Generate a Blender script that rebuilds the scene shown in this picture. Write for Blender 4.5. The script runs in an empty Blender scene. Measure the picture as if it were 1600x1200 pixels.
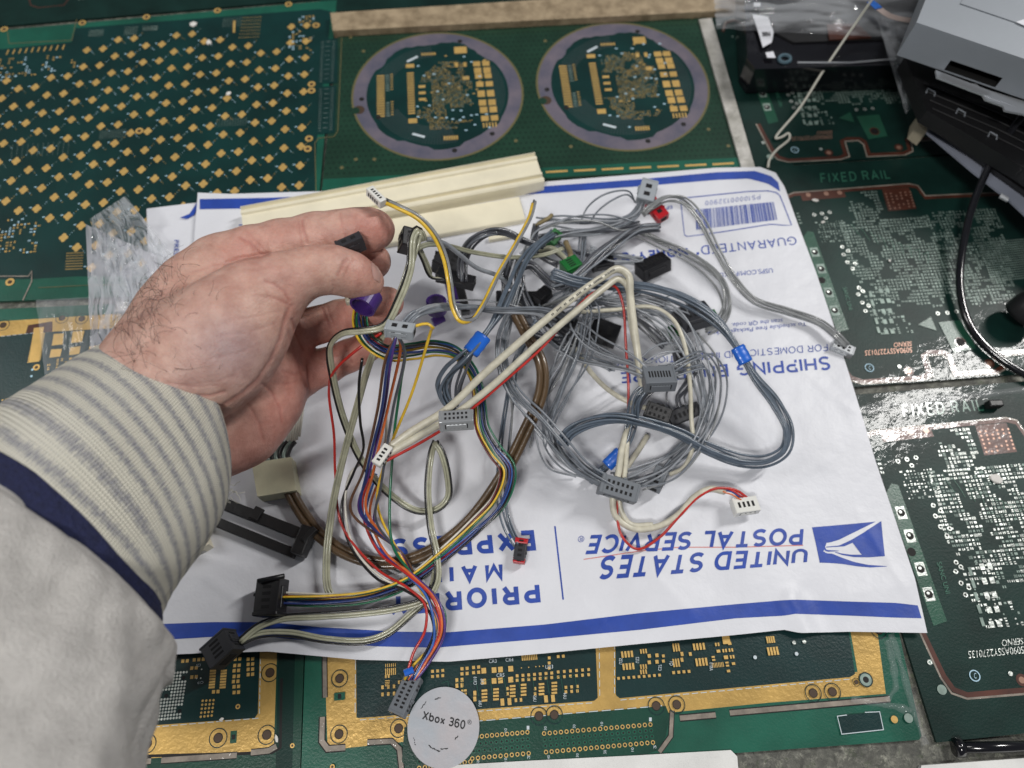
import bpy, bmesh, math, random
import numpy as np
from mathutils import Vector, Matrix, noise

random.seed(7); np.random.seed(7)
S = bpy.context.scene
COL = S.collection

# ------------------------------------------------------------------ camera
F, CU, CV, CAMZ = 1109.0, 800.0, 600.0, 0.36
_Y = Vector((-.104, 2.24, -1)).normalized()
_X = Vector((.9968, .0676, -.0452)); _X = (_X - _X.dot(_Y)*_Y).normalized()
_Z = _X.cross(_Y)
ROT = Matrix((_X, _Y, _Z))                     # camera -> world
cd = bpy.data.cameras.new('camera'); cam = bpy.data.objects.new('camera', cd); COL.objects.link(cam)
cam.matrix_world = Matrix.Translation((0, 0, CAMZ)) @ ROT.to_4x4()
cd.sensor_width = 36; cd.lens = F/1600*36
cd.clip_start = .01; cd.clip_end = 30
cd.dof.use_dof = True; cd.dof.focus_distance = .318; cd.dof.aperture_fstop = 7.5
S.camera = cam

# ------------------------------------------------------------------ world + lamps
w = bpy.data.worlds.new('World'); S.world = w; w.use_nodes = True
bg = w.node_tree.nodes['Background']; bg.inputs[0].default_value = (.80, .86, 1, 1); bg.inputs[1].default_value = .10
def area(name, loc, target, sx, sy, power, col=(1, .98, .95)):
    l = bpy.data.lights.new(name, 'AREA'); l.shape = 'RECTANGLE'; l.size = sx; l.size_y = sy; l.energy = power; l.color = col
    o = bpy.data.objects.new(name, l); COL.objects.link(o); o.location = loc
    o.rotation_euler = (Vector(target)-Vector(loc)).to_track_quat('-Z', 'Y').to_euler()
    return o
area('ceiling_lamp_right', (1.55, .93, 1.8), (0, .1, 0), .09, .8, 32)
area('ceiling_lamp_near', (-.45, -.75, 1.7), (0, .15, 0), .5, .18, 19)
area('ceiling_lamp_left', (-1.5, .6, 1.6), (0, .1, 0), .3, 1.2, 9)
S.view_settings.view_transform = 'Standard'; S.view_settings.look = 'None'
S.view_settings.exposure = 0; S.view_settings.gamma = 1; S.view_settings.use_curve_mapping = False
S.cycles.max_bounces = 6; S.cycles.transparent_max_bounces = 12
S.cycles.caustics_reflective = False; S.cycles.caustics_refractive = False

# ------------------------------------------------------------------ helpers
def P(u, v, z=0.):
    d = ROT @ Vector(((u-CU)/F, -(v-CV)/F, -1))
    t = (z*.001-CAMZ)/d.z
    return Vector((0, 0, CAMZ)) + d*t
def depth(u, v, z=0.):
    p = P(u, v, z)-Vector((0, 0, CAMZ))
    return -(ROT.transposed() @ p).z
def proj(p):
    q = ROT.transposed() @ (Vector(p)-Vector((0, 0, CAMZ)))
    return (CU-q.x/q.z*F, CV+q.y/q.z*F)

def tag(o, label=None, cat=None, group=None, kind=None):
    if label: o['label'] = label
    if cat: o['category'] = cat
    if group: o['group'] = group
    if kind: o['kind'] = kind
    return o
def thing(name, label, cat, loc=(0, 0, 0), group=None):
    o = bpy.data.objects.new(name, None); COL.objects.link(o); o.location = loc; o.empty_display_size = .01
    return tag(o, label, cat, group)

class MB:
    def __init__(s): s.v = []; s.f = []; s.m = []; s.mats = []; s.uv = None
    def mi(s, m):
        if m not in s.mats: s.mats.append(m)
        return s.mats.index(m)
    def poly(s, pts, m):
        k = len(s.v); s.v += [tuple(p) for p in pts]; s.f.append(tuple(range(k, k+len(pts)))); s.m.append(s.mi(m))
    def mesh(s, pts, faces, m):
        k = len(s.v); s.v += [tuple(p) for p in pts]; i = s.mi(m)
        for f in faces: s.f.append(tuple(j+k for j in f)); s.m.append(i)
    def prism(s, top, dz, m):                       # top: list of points, extruded down by dz (m)
        n = len(top); bot = [Vector(p)-Vector((0, 0, dz)) for p in top]
        fs = [tuple(range(n)), tuple(range(2*n-1, n-1, -1))]
        fs += [(i, i+n, (i+1) % n+n, (i+1) % n) for i in range(n)]
        s.mesh(list(top)+bot, fs, m)
    def box(s, c, a, b, n, L, W, T, m, bev=0.0, seg=2):  # centre, unit axes, full sizes
        bm = bmesh.new(); bmesh.ops.create_cube(bm, size=1)
        for v in bm.verts: v.co = Vector((v.co.x*L, v.co.y*W, v.co.z*T))
        if bev: bmesh.ops.bevel(bm, geom=bm.edges[:], offset=min(bev, .45*min(L, W, T)), segments=seg, affect='EDGES', profile=.5)
        bm.verts.index_update()
        s.mesh([c+a*v.co.x+b*v.co.y+n*v.co.z for v in bm.verts], [[v.index for v in f.verts] for f in bm.faces], m); bm.free()
    def build(s, name, parent=None, smooth=False, mods=()):
        me = bpy.data.meshes.new(name); me.from_pydata(s.v, [], s.f)
        for m in s.mats: me.materials.append(m)
        me.polygons.foreach_set('material_index', s.m)
        if smooth: me.polygons.foreach_set('use_smooth', [True]*len(s.f))
        if s.uv is not None:
            ul = me.uv_layers.new(name='UVMap')
            li = np.zeros(len(me.loops), dtype=np.int32); me.loops.foreach_get('vertex_index', li)
            ul.data.foreach_set('uv', np.array(s.uv, dtype=np.float32)[li].ravel())
        me.update()
        o = bpy.data.objects.new(name, me); COL.objects.link(o)
        if parent:
            o.parent = parent
            if parent.type == 'EMPTY' or parent.location.length > 0: o.matrix_parent_inverse = Matrix.Translation(-parent.location)
        return o

def catmull(pts, step=.0012):
    pts = [Vector(p) for p in pts]
    if len(pts) == 2: pts = [pts[0], (pts[0]+pts[1])/2, pts[1]]
    P_ = [2*pts[0]-pts[1]]+pts+[2*pts[-1]-pts[-2]]
    out = []
    for i in range(1, len(P_)-2):
        p0, p1, p2, p3 = P_[i-1:i+3]
        n = max(3, int((p2-p1).length/step))
        def tj(a, b): return max((a-b).length, 1e-6)**.5
        t0 = 0; t1 = t0+tj(p0, p1); t2 = t1+tj(p1, p2); t3 = t2+tj(p2, p3)
        for k in range(n):
            t = t1+(t2-t1)*k/n
            A1 = p0*((t1-t)/(t1-t0))+p1*((t-t0)/(t1-t0)); A2 = p1*((t2-t)/(t2-t1))+p2*((t-t1)/(t2-t1)); A3 = p2*((t3-t)/(t3-t2))+p3*((t-t2)/(t3-t2))
            B1 = A1*((t2-t)/(t2-t0))+A2*((t-t0)/(t2-t0)); B2 = A2*((t3-t)/(t3-t1))+A3*((t-t1)/(t3-t1))
            out.append(B1*((t2-t)/(t2-t1))+B2*((t-t1)/(t2-t1)))
    out.append(pts[-1])
    return out
def frames(path):
    T = [(path[min(i+1, len(path)-1)]-path[max(i-1, 0)]).normalized() for i in range(len(path))]
    up = Vector((0, 0, 1)); n = T[0].cross(up)
    n = n.normalized() if n.length > 1e-4 else Vector((1, 0, 0))
    N = [n]
    for i in range(1, len(path)):
        n = N[-1]-T[i]*N[-1].dot(T[i]); N.append(n.normalized())
    return T, N
def sweep(mb, path, r, m, sides=8, caps=True, r2=None):
    T, N = frames(path); k = len(path); pts = []; fs = []
    for i, p in enumerate(path):
        B = T[i].cross(N[i]); rr = r if r2 is None else r+(r2-r)*i/(k-1)
        for j in range(sides):
            a = 2*math.pi*j/sides; pts.append(p+N[i]*math.cos(a)*rr+B*math.sin(a)*rr)
    for i in range(k-1):
        for j in range(sides):
            fs.append((i*sides+j, i*sides+(j+1) % sides, (i+1)*sides+(j+1) % sides, (i+1)*sides+j))
    if caps: fs.append(tuple(range(sides-1, -1, -1))); fs.append(tuple((k-1)*sides+j for j in range(sides)))
    mb.mesh(pts, fs, m)

# ------------------------------------------------------------------ materials
def mat(name, col, rough=.5, metal=0., coat=0., coat_rough=.05, var=0., vscale=40., bump=0., bscale=200., alpha=1., sss=0., coatbump=0., cbscale=60., spec=.5, col2=None, transm=0.):
    m = bpy.data.materials.new(name); m.use_nodes = True; nt = m.node_tree; b = nt.nodes['Principled BSDF']
    b.inputs['Base Color'].default_value = (*col, 1); b.inputs['Roughness'].default_value = rough; b.inputs['Metallic'].default_value = metal
    b.inputs['Coat Weight'].default_value = coat; b.inputs['Coat Roughness'].default_value = coat_rough
    b.inputs['Alpha'].default_value = alpha; b.inputs['Specular IOR Level'].default_value = spec
    b.inputs['Transmission Weight'].default_value = transm
    if sss:
        b.inputs['Subsurface Weight'].default_value = sss; b.inputs['Subsurface Radius'].default_value = (1, .35, .2); b.inputs['Subsurface Scale'].default_value = .004
    tc = nt.nodes.new('ShaderNodeTexCoord')
    def nz(sc, det=5, rg=.6):
        n = nt.nodes.new('ShaderNodeTexNoise'); n.inputs['Scale'].default_value = sc; n.inputs['Detail'].default_value = det; n.inputs['Roughness'].default_value = rg
        nt.links.new(tc.outputs['Object'], n.inputs['Vector']); return n
    if var or col2:
        n = nz(vscale); r = nt.nodes.new('ShaderNodeValToRGB')
        c2 = col2 or tuple(c*(1-var) for c in col)
        r.color_ramp.elements[0].position = .35; r.color_ramp.elements[1].position = .65
        r.color_ramp.elements[0].color = (*c2, 1); r.color_ramp.elements[1].color = (*(col if col2 else tuple(min(1, c*(1+var*.5)) for c in col)), 1)
        nt.links.new(n.outputs['Fac'], r.inputs['Fac']); nt.links.new(r.outputs['Color'], b.inputs['Base Color'])
    def bp(strength, sc, sock):
        n = nz(sc, 4); bb = nt.nodes.new('ShaderNodeBump'); bb.inputs['Strength'].default_value = strength; bb.inputs['Distance'].default_value = .001
        nt.links.new(n.outputs['Fac'], bb.inputs['Height']); nt.links.new(bb.outputs['Normal'], b.inputs[sock])
    if bump: bp(bump, bscale, 'Normal')
    if coatbump: bp(coatbump, cbscale, 'Coat Normal')
    return m

def board_mat(name, col, var=.3, coatbump=.25, cbscale=35, rough=.35, coat=.3, weave=False):
    m = mat(name, col, rough, 0, coat, .06, var, 25, .15, 900, coatbump=coatbump, cbscale=cbscale)
    return m
M = {}
M['gA_rim'] = board_mat('board_green_rim', (.010, .100, .064), .3, .4)
M['gA'] = board_mat('board_green_dark', (.002, .031, .028), .3, .3)
M['gB'] = board_mat('board_green_carrier', (.012, .045, .026), .25, .3)
M['gBdot'] = board_mat('board_green_carrier_dot', (.008, .030, .018), .2, .3)
M['gC'] = board_mat('board_black_green', (.006, .027, .022), .4, .25, 80, .45, .13)
M['gC'].node_tree.nodes['Principled BSDF'].inputs['Specular IOR Level'].default_value = .25
M['gC2'] = board_mat('board_mid_green', (.018, .085, .052), .3, .3, 40, .3, .45)
M['gD'] = board_mat('board_green_frame', (.006, .095, .055), .25, .3)
M['gDk'] = board_mat('board_teal_dark', (.002, .026, .026), .3, .3)
M['gconn'] = board_mat('board_green_edge', (.004, .048, .030), .3, .3)
M['gold'] = mat('gold_pad', (.68, .44, .14), .42, .35, .5, .1, .12, 90, .15, 600)
M['goldbar'] = mat('gold_frame', (.60, .385, .115), .38, .35, .5, .1, .22, 45, .25, 500)
M['tin'] = mat('tin_pad', (.62, .66, .62), .34, .55, .5, .12, .2, 300, .4, 500)
M['tindull'] = mat('tin_pad_dull', (.26, .34, .30), .5, .2, .3, .15, .35, 150)
M['copper'] = mat('copper_brown', (.085, .025, .014), .45, .1, .6, .12, .35, 80, coatbump=.5)
M['copperdot'] = mat('copper_dot', (.38, .22, .16), .4, .4, .5, .12)
M['silk'] = mat('silkscreen_white', (.55, .62, .66), .6)
M['silkgreen'] = mat('etched_letter_green', (.032, .14, .09), .45, 0, .6, .1)
M['silkblue'] = mat('silkscreen_pale_blue', (.42, .62, .74), .6)
M['hole'] = mat('drill_hole', (.006, .005, .005), .7)
M['holebrown'] = mat('drill_hole_brown', (.06, .035, .02), .6)
M['route'] = mat('routed_edge', (.28, .24, .20), .4, 0, .9, .1, .4, 120, coatbump=.9, cbscale=150)
M['ringlav'] = mat('ring_lavender', (.17, .145, .175), .42, 0, .3, .1, .3, 45, .15, 700, col2=(.095, .095, .135))
M['ringedge'] = mat('ring_edge', (.13, .115, .05), .5)
M['trace'] = mat('trace_green', (.012, .10, .065), .4, 0, .5, .1)
M['etch'] = board_mat('etched_mesh', (.022, .040, .042), .2, .2)
M['etchdot'] = mat('etched_mesh_dot', (.07, .085, .09), .5)
# ------------------------------------------------------------------ boards
ZB = 2.0
def inpoly(x, y, pl):
    c = False; n = len(pl)
    for i in range(n):
        x1, y1 = pl[i]; x2, y2 = pl[(i+1) % n]
        if (y1 > y) != (y2 > y) and x < (x2-x1)*(y-y1)/(y2-y1)+x1: c = not c
    return c
class Board:
    def __init__(s, outline, m, fr, z=ZB, thick=1.6, offs=(0, 0)):
        s.mb = MB(); s.z = z; s.off = Vector((*offs, 0))
        a, b = P(*fr[0], z), P(*fr[1], z); s.ex = (b-a).normalized(); s.ey = Vector((-s.ex.y, s.ex.x, 0)); s.o = a
        s.mb.prism([(p+s.off if isinstance(p, Vector) else s.g(*p)) for p in outline], thick*.001, m); s.lay = z+.03
    def g(s, u, v, z=None): return P(u, v, s.z if z is None else z)+s.off
    def up(s): s.lay += .0035; return s.lay
    def loc(s, u, v):
        d = P(u, v, s.z)-s.o; return d.dot(s.ex)*1000, d.dot(s.ey)*1000
    def pt(s, x, y, z=None): 
        p = s.o+s.ex*(x*.001)+s.ey*(y*.001)+s.off; p.z = (s.lay if z is None else z)*.001; return p
    def region(s, px, m):
        z = s.up(); s.mb.poly([Vector((*s.g(*p).xy, z*.001)) for p in px], m)
    def rmm(s, x, y, wd, h, m, ang=0):
        c, sn = math.cos(ang), math.sin(ang)
        s.mb.poly([s.pt(x+dx*c-dy*sn, y+dx*sn+dy*c) for dx, dy in ((-wd/2, -h/2), (wd/2, -h/2), (wd/2, h/2), (-wd/2, h/2))], m)
    def rect(s, u, v, wd, h, m, ang=0, up=False):
        if up: s.up()
        s.rmm(*s.loc(u, v), wd, h, m, ang)
    def disc(s, u, v, r, m, n=20, mm=False):
        x, y = (u, v) if mm else s.loc(u, v)
        s.mb.poly([s.pt(x+r*math.cos(2*math.pi*i/n), y+r*math.sin(2*math.pi*i/n)) for i in range(n)], m)
    def ring(s, u, v, r1, r2, m, n=24, mm=False):
        x, y = (u, v) if mm else s.loc(u, v)
        A = [s.pt(x+r1*math.cos(2*math.pi*i/n), y+r1*math.sin(2*math.pi*i/n)) for i in range(n)]
        B = [s.pt(x+r2*math.cos(2*math.pi*i/n), y+r2*math.sin(2*math.pi*i/n)) for i in range(n)]
        s.mb.mesh(A+B, [(i, (i+1) % n, (i+1) % n+n, i+n) for i in range(n)], m)
    def eye(s, u, v, r, m=None, hole=None, mm=False):
        m = m or M['gold']; s.up(); s.disc(u, v, r, m, mm=mm); s.up(); s.disc(u, v, r*.5, hole or M['holebrown'], mm=mm)
    def line(s, px, wd, m, mm=False):
        s.up(); q = [Vector(p) if mm else Vector(s.loc(*p)) for p in px]; L = []; R = []
        for i, p in enumerate(q):
            d1 = (p-q[i-1]).normalized() if i else (q[1]-p).normalized()
            d2 = (q[i+1]-p).normalized() if i < len(q)-1 else d1
            t = (d1+d2); t = t.normalized() if t.length > 1e-5 else d1
            n = Vector((-t.y, t.x)); k = wd/2/max(.4, n.dot(Vector((-d1.y, d1.x))))
            L.append(s.pt(*(p+n*k))); R.append(s.pt(*(p-n*k)))
        k = len(q); s.mb.mesh(L+R, [(i, i+1, i+1+k, i+k) for i in range(k-1)], m)
    def grid(s, quad, nx, ny, m, wd, h=None, shape='r', drop=0., skip=None):
        s.up(); q = [Vector(s.loc(*p)) for p in quad]
        for i in range(nx):
            for j in range(ny):
                if drop and random.random() < drop: continue
                if skip and skip(i, j): continue
                a = (i/(nx-1)) if nx > 1 else .5; b = (j/(ny-1)) if ny > 1 else .5
                p = q[0].lerp(q[1], a).lerp(q[3].lerp(q[2], a), b)
                if shape == 'r': s.rmm(p.x, p.y, wd, h or wd, m)
                elif shape == 'o': s.ring(p.x, p.y, wd, wd*.6, m, 10, True)
                else: s.disc(p.x, p.y, wd, m, 8, True)
    def field(s, px, cell, m, fill=.7, alt=None, palt=.0, kinds='abcd'):
        s.up(); q = [s.loc(*p) for p in px]
        x0 = min(p[0] for p in q); x1 = max(p[0] for p in q); y0 = min(p[1] for p in q); y1 = max(p[1] for p in q)
        ny = int((y1-y0)/cell); nx = int((x1-x0)/cell)
        for i in range(nx):
            for j in range(ny):
                x = x0+(i+.5)*cell; y = y0+(j+.5)*cell
                if not inpoly(x, y, q) or random.random() > fill: continue
                if noise.noise(Vector((x*.12, y*.12, 3.3))) < -.28: continue
                mm_ = alt if alt and random.random() < palt else m
                k = random.choice(kinds); c = cell
                if k == 'a': s.rmm(x, y, c*random.uniform(.4, .8), c*random.uniform(.35, .6), mm_)
                elif k == 'b':
                    s.rmm(x-c*.22, y, c*.26, c*.5, mm_); s.rmm(x+c*.22, y, c*.26, c*.5, mm_)
                elif k == 'c':
                    s.rmm(x, y-c*.22, c*.5, c*.26, mm_); s.rmm(x, y+c*.22, c*.5, c*.26, mm_)
                elif k == 'd':
                    for t in range(4): s.rmm(x-c*.36+t*c*.24, y, c*.12, c*.7, mm_)
                elif k == 'e': s.disc(x, y, c*.18, mm_, 8, True)
                elif k == 'f':
                    for t in range(4): s.rmm(x, y-c*.36+t*c*.24, c*.7, c*.12, mm_)
    def text(s, st, bl, br, tr, tl, m, bold=0.):
        s.up(); put_text(s.mb, st, [Vector(s.loc(*p)) for p in (bl, br, tr, tl)], lambda p: s.pt(p.x, p.y), m, bold)
    def stext(s, st, bl, br, tr, tl, m, t=.15, **kw):
        s.up(); stroke_text(s.mb, st, [Vector(s.loc(*p)) for p in (bl, br, tr, tl)], lambda p, k: s.pt(p.x, p.y, s.lay+.002*(k % 5)), m, t, **kw); s.lay += .009
    def build(s, name, label, cat='circuit board', group=None, parent=None):
        o = s.mb.build(name, parent)
        return tag(o, label, cat, group)

def arc(cx, cy, rx, ry, a0, a1, n=14): return [(cx+rx*math.cos(math.radians(a0+(a1-a0)*i/n)), cy+ry*math.sin(math.radians(a0+(a1-a0)*i/n))) for i in range(n+1)]
GL = {'A': (.68, [[(0, 0), (.34, 1), (.68, 0)], [(.12, .32), (.56, .32)]]), 'B': (.6, [[(0, 0), (0, 1), (.34, 1)]+arc(.34, .76, .22, .24, 90, -90)+[(0, .52)], [(.3, .52)]+arc(.36, .26, .24, .26, 90, -90)+[(0, 0)]]),
 'C': (.70, [arc(.38, .5, .38, .5, 42, 318, 22)]), 'D': (.64, [[(0, 0), (0, 1), (.28, 1)]+arc(.28, .5, .36, .5, 90, -90)+[(0, 0)]]), 'E': (.52, [[(.52, 1), (0, 1), (0, 0), (.52, 0)], [(0, .52), (.47, .52)]]),
 'F': (.5, [[(.5, 1), (0, 1), (0, 0)], [(0, .5), (.43, .5)]]), 'G': (.74, [arc(.38, .5, .38, .5, 45, 340, 22)+[(.74, .46), (.42, .46)]]), 'H': (.62, [[(0, 0), (0, 1)], [(.62, 0), (.62, 1)], [(0, .52), (.62, .52)]]),
 'I': (0., [[(0, 0), (0, 1)]]), 'K': (.6, [[(0, 0), (0, 1)], [(.56, 1), (0, .36)], [(.2, .56), (.6, 0)]]), 'L': (.48, [[(0, 1), (0, 0), (.48, 0)]]), 'M': (.74, [[(0, 0), (0, 1), (.37, .12), (.74, 1), (.74, 0)]]),
 'N': (.62, [[(0, 0), (0, 1), (.62, 0), (.62, 1)]]), 'O': (.76, [arc(.38, .5, .38, .5, 0, 360, 28)]), 'P': (.56, [[(0, 0), (0, 1), (.32, 1)]+arc(.32, .73, .24, .27, 90, -90)+[(0, .46)]]),
 'R': (.6, [[(0, 0), (0, 1), (.34, 1)]+arc(.34, .75, .23, .25, 90, -90)+[(0, .5)], [(.34, .5), (.58, 0)]]), 'S': (.58, [arc(.3, .755, .27, .245, 35, 265)+arc(.28, .255, .3, .255, 80, -145)]), 'T': (.62, [[(0, 1), (.62, 1)], [(.31, 1), (.31, 0)]]),
 'U': (.62, [[(0, 1), (0, .34)]+arc(.31, .32, .31, .32, 180, 360)+[(.62, 1)]]), 'V': (.66, [[(0, 1), (.33, 0), (.66, 1)]]), 'W': (.96, [[(0, 1), (.24, 0), (.48, .9), (.72, 0), (.96, 1)]]), 'X': (.62, [[(0, 0), (.62, 1)], [(0, 1), (.62, 0)]]),
 'Y': (.66, [[(0, 1), (.33, .46), (.33, 0)], [(.66, 1), (.33, .46)]]), 'J': (.42, [[(.42, 1), (.42, .25)]+arc(.21, .22, .21, .22, 0, -170)]), 'b': (.5, [[(0, 1), (0, 0)], arc(.25, .32, .25, .32, 0, 360, 20)]), 'o': (.5, [arc(.25, .32, .25, .32, 0, 360, 20)]),
 'x': (.44, [[(0, 0), (.44, .64)], [(0, .64), (.44, 0)]]), '0': (.5, [arc(.25, .5, .25, .5, 0, 360, 24)]), '1': (.2, [[(0, .8), (.2, 1), (.2, 0)]]), '2': (.5, [arc(.25, .74, .25, .26, 160, -30)+[(0, 0), (.5, 0)]]), '3': (.5, [arc(.24, .76, .24, .24, 150, -90)+arc(.24, .26, .26, .26, 90, -150)]),
 '6': (.5, [arc(.25, .3, .25, .3, 180, 540, 24), [(0, .3), (0, .62)]+arc(.25, .7, .25, .3, 170, 30)]), '9': (.5, [arc(.25, .7, .25, .3, 0, 360, 24), [(.5, .7), (.5, .38)]+arc(.25, .3, .25, .3, -10, -150)]), '*': (.22, [[(0, .72), (.22, .98)], [(0, .98), (.22, .72)], [(.11, .68), (.11, 1)]]),
 '-': (.3, [[(0, .42), (.3, .42)]]), '5': (.5, [[(.46, 1), (.06, 1), (.02, .55)]+arc(.24, .32, .26, .32, 120, -150)]), '7': (.5, [[(0, 1), (.5, 1), (.16, 0)]]), '4': (.5, [[(.38, 0), (.38, 1), (0, .3), (.5, .3)]]), '8': (.5, [arc(.25, .76, .22, .24, 0, 360), arc(.25, .27, .26, .27, 0, 360)])}
def stroke_text(mb, st, quad, fn, m, t=.15, gap=.16, slant=0.):
    x = 0; out = []
    for ch in st:
        if ch == ' ': x += .42; continue
        w_, pls = GL[ch]
        for pl in pls: out.append([Vector((x+t/2+p[0], t/2+p[1]*(1-t))) for p in pl])
        x += w_+t+gap
    W = x-gap; bl, br, tr, tl = quad
    for k, q in enumerate(out):
        q = [p for i, p in enumerate(q) if i == 0 or (p-q[i-1]).length > 1e-4]
        cl = (q[0]-q[-1]).length < 1e-4; L = []; R_ = []
        if cl: q = q[:-1]
        n = len(q)
        for i, p in enumerate(q):
            d1 = (p-q[i-1]).normalized() if (i or cl) else (q[1]-p).normalized(); d2 = (q[(i+1) % n]-p).normalized() if (i < n-1 or cl) else d1
            s_ = d1+d2; s_ = s_.normalized() if s_.length > 1e-5 else d1; nn = Vector((-s_.y, s_.x)); h = t/2/max(.42, nn.dot(Vector((-d1.y, d1.x)))); L.append(p+nn*h); R_.append(p-nn*h)
        pts = []
        for p in L+R_:
            a_ = (p.x+slant*p.y)/W; pts.append(fn(bl.lerp(br, a_)+(tl.lerp(tr, a_)-bl.lerp(br, a_))*p.y, k))
        mb.mesh(pts, [(i, (i+1) % n, (i+1) % n+n, i+n) for i in range(n if cl else n-1)], m)
_cap = [None]
def text_mesh(st, bold=0., space=1.):
    c = bpy.data.curves.new('t', 'FONT'); c.body = st; c.size = 1; c.offset = bold; c.space_character = space; c.resolution_u = 4
    o = bpy.data.objects.new('t', c); COL.objects.link(o)
    bpy.context.view_layer.update()
    me = bpy.data.meshes.new_from_object(o.evaluated_get(bpy.context.evaluated_depsgraph_get()))
    bpy.data.objects.remove(o); bpy.data.curves.remove(c)
    return me
def put_text(mb, st, quad, fn, m, bold=0., cuts=0, space=1.):
    if _cap[0] is None:
        me = text_mesh('H'); _cap[0] = max(v.co.y for v in me.vertices)
    me = text_mesh(st, bold, space); bm = bmesh.new(); bm.from_mesh(me); bpy.data.meshes.remove(me)
    if not bm.verts: bm.free(); return
    x0 = min(v.co.x for v in bm.verts); x1 = max(v.co.x for v in bm.verts)
    for k in range(1, cuts):
        bmesh.ops.bisect_plane(bm, geom=bm.verts[:]+bm.edges[:]+bm.faces[:], plane_co=(x0+(x1-x0)*k/cuts, 0, 0), plane_no=(1, 0, 0))
    bm.verts.index_update(); bl, br, tr, tl = quad
    pts = []
    for v in bm.verts:
        a = (v.co.x-x0)/(x1-x0); b = v.co.y/_cap[0]
        pts.append(fn(bl.lerp(br, a).lerp(tl.lerp(tr, a), b) if 0 <= b <= 1 else (bl.lerp(br, a)+(tl.lerp(tr, a)-bl.lerp(br, a))*b)))
    mb.mesh(pts, [[v.index for v in f.verts] for f in bm.faces], m); bm.free()

# table under everything
def speckle():
    m = bpy.data.materials.new('speckled_worktop'); m.use_nodes = True; nt = m.node_tree; b = nt.nodes['Principled BSDF']
    tc = nt.nodes.new('ShaderNodeTexCoord')
    mp = nt.nodes.new('ShaderNodeTexNoise'); mp.inputs['Scale'].default_value = 190; mp.inputs['Detail'].default_value = 8; mp.inputs['Roughness'].default_value = .8; mp.inputs['Distortion'].default_value = .3
    nt.links.new(tc.outputs['Object'], mp.inputs['Vector'])
    r = nt.nodes.new('ShaderNodeValToRGB'); r.color_ramp.elements[0].position = .3; r.color_ramp.elements[0].color = (.035, .035, .032, 1)
    r.color_ramp.elements[1].position = .72; r.color_ramp.elements[1].color = (.5, .49, .45, 1)
    e = r.color_ramp.elements.new(.5); e.color = (.12, .12, .105, 1); e = r.color_ramp.elements.new(.6); e.color = (.2, .2, .17, 1)
    nt.links.new(mp.outputs['Fac'], r.inputs['Fac']); nt.links.new(r.outputs['Color'], b.inputs['Base Color'])
    vv = nt.nodes.new('ShaderNodeTexVoronoi'); vv.inputs['Scale'].default_value = 420; vv.inputs['Randomness'].default_value = 1
    wn = nt.nodes.new('ShaderNodeMix'); wn.data_type = 'VECTOR'; wn.inputs[0].default_value = .02; nt.links.new(tc.outputs['Object'], wn.inputs[4]); nt.links.new(mp.outputs['Color'], wn.inputs[5]); nt.links.new(wn.outputs[1], vv.inputs['Vector']); vr = nt.nodes.new('ShaderNodeValToRGB'); vr.color_ramp.interpolation = 'CONSTANT'; vr.color_ramp.elements[0].color = (.45, .45, .42, 1); vr.color_ramp.elements[1].position = .35; vr.color_ramp.elements[1].color = (.9, .9, .85, 1)
    for ps, cl_ in ((.6, (.28, .30, .26)), (.8, (1.6, 1.6, 1.5)), (.93, (.25, .4, .12))): q_ = vr.color_ramp.elements.new(ps); q_.color = (*cl_, 1)
    sx_ = nt.nodes.new('ShaderNodeSeparateColor'); nt.links.new(vv.outputs['Color'], sx_.inputs[0]); nt.links.new(sx_.outputs[0], vr.inputs['Fac'])
    mm_ = nt.nodes.new('ShaderNodeMix'); mm_.data_type = 'RGBA'; mm_.blend_type = 'MULTIPLY'; mm_.inputs[0].default_value = .55; nt.links.new(r.outputs['Color'], mm_.inputs[6]); nt.links.new(vr.outputs['Color'], mm_.inputs[7]); nt.links.new(mm_.outputs[2], b.inputs['Base Color'])
    bb = nt.nodes.new('ShaderNodeBump'); bb.inputs['Strength'].default_value = .7; bb.inputs['Distance'].default_value = .001
    nt.links.new(mp.outputs['Fac'], bb.inputs['Height']); nt.links.new(bb.outputs['Normal'], b.inputs['Normal'])
    b.inputs['Roughness'].default_value = .5; return m
M['worktop'] = speckle()
mb = MB(); mb.prism([Vector((x, y, 0)) for x, y in ((-1.6, -.6), (2.2, -.6), (2.2, 3.0), (-1.6, 3.0))], .02, M['worktop'])
tag(mb.build('table_surface'), kind='structure')

BG = 'printed circuit boards covering the bench'
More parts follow.
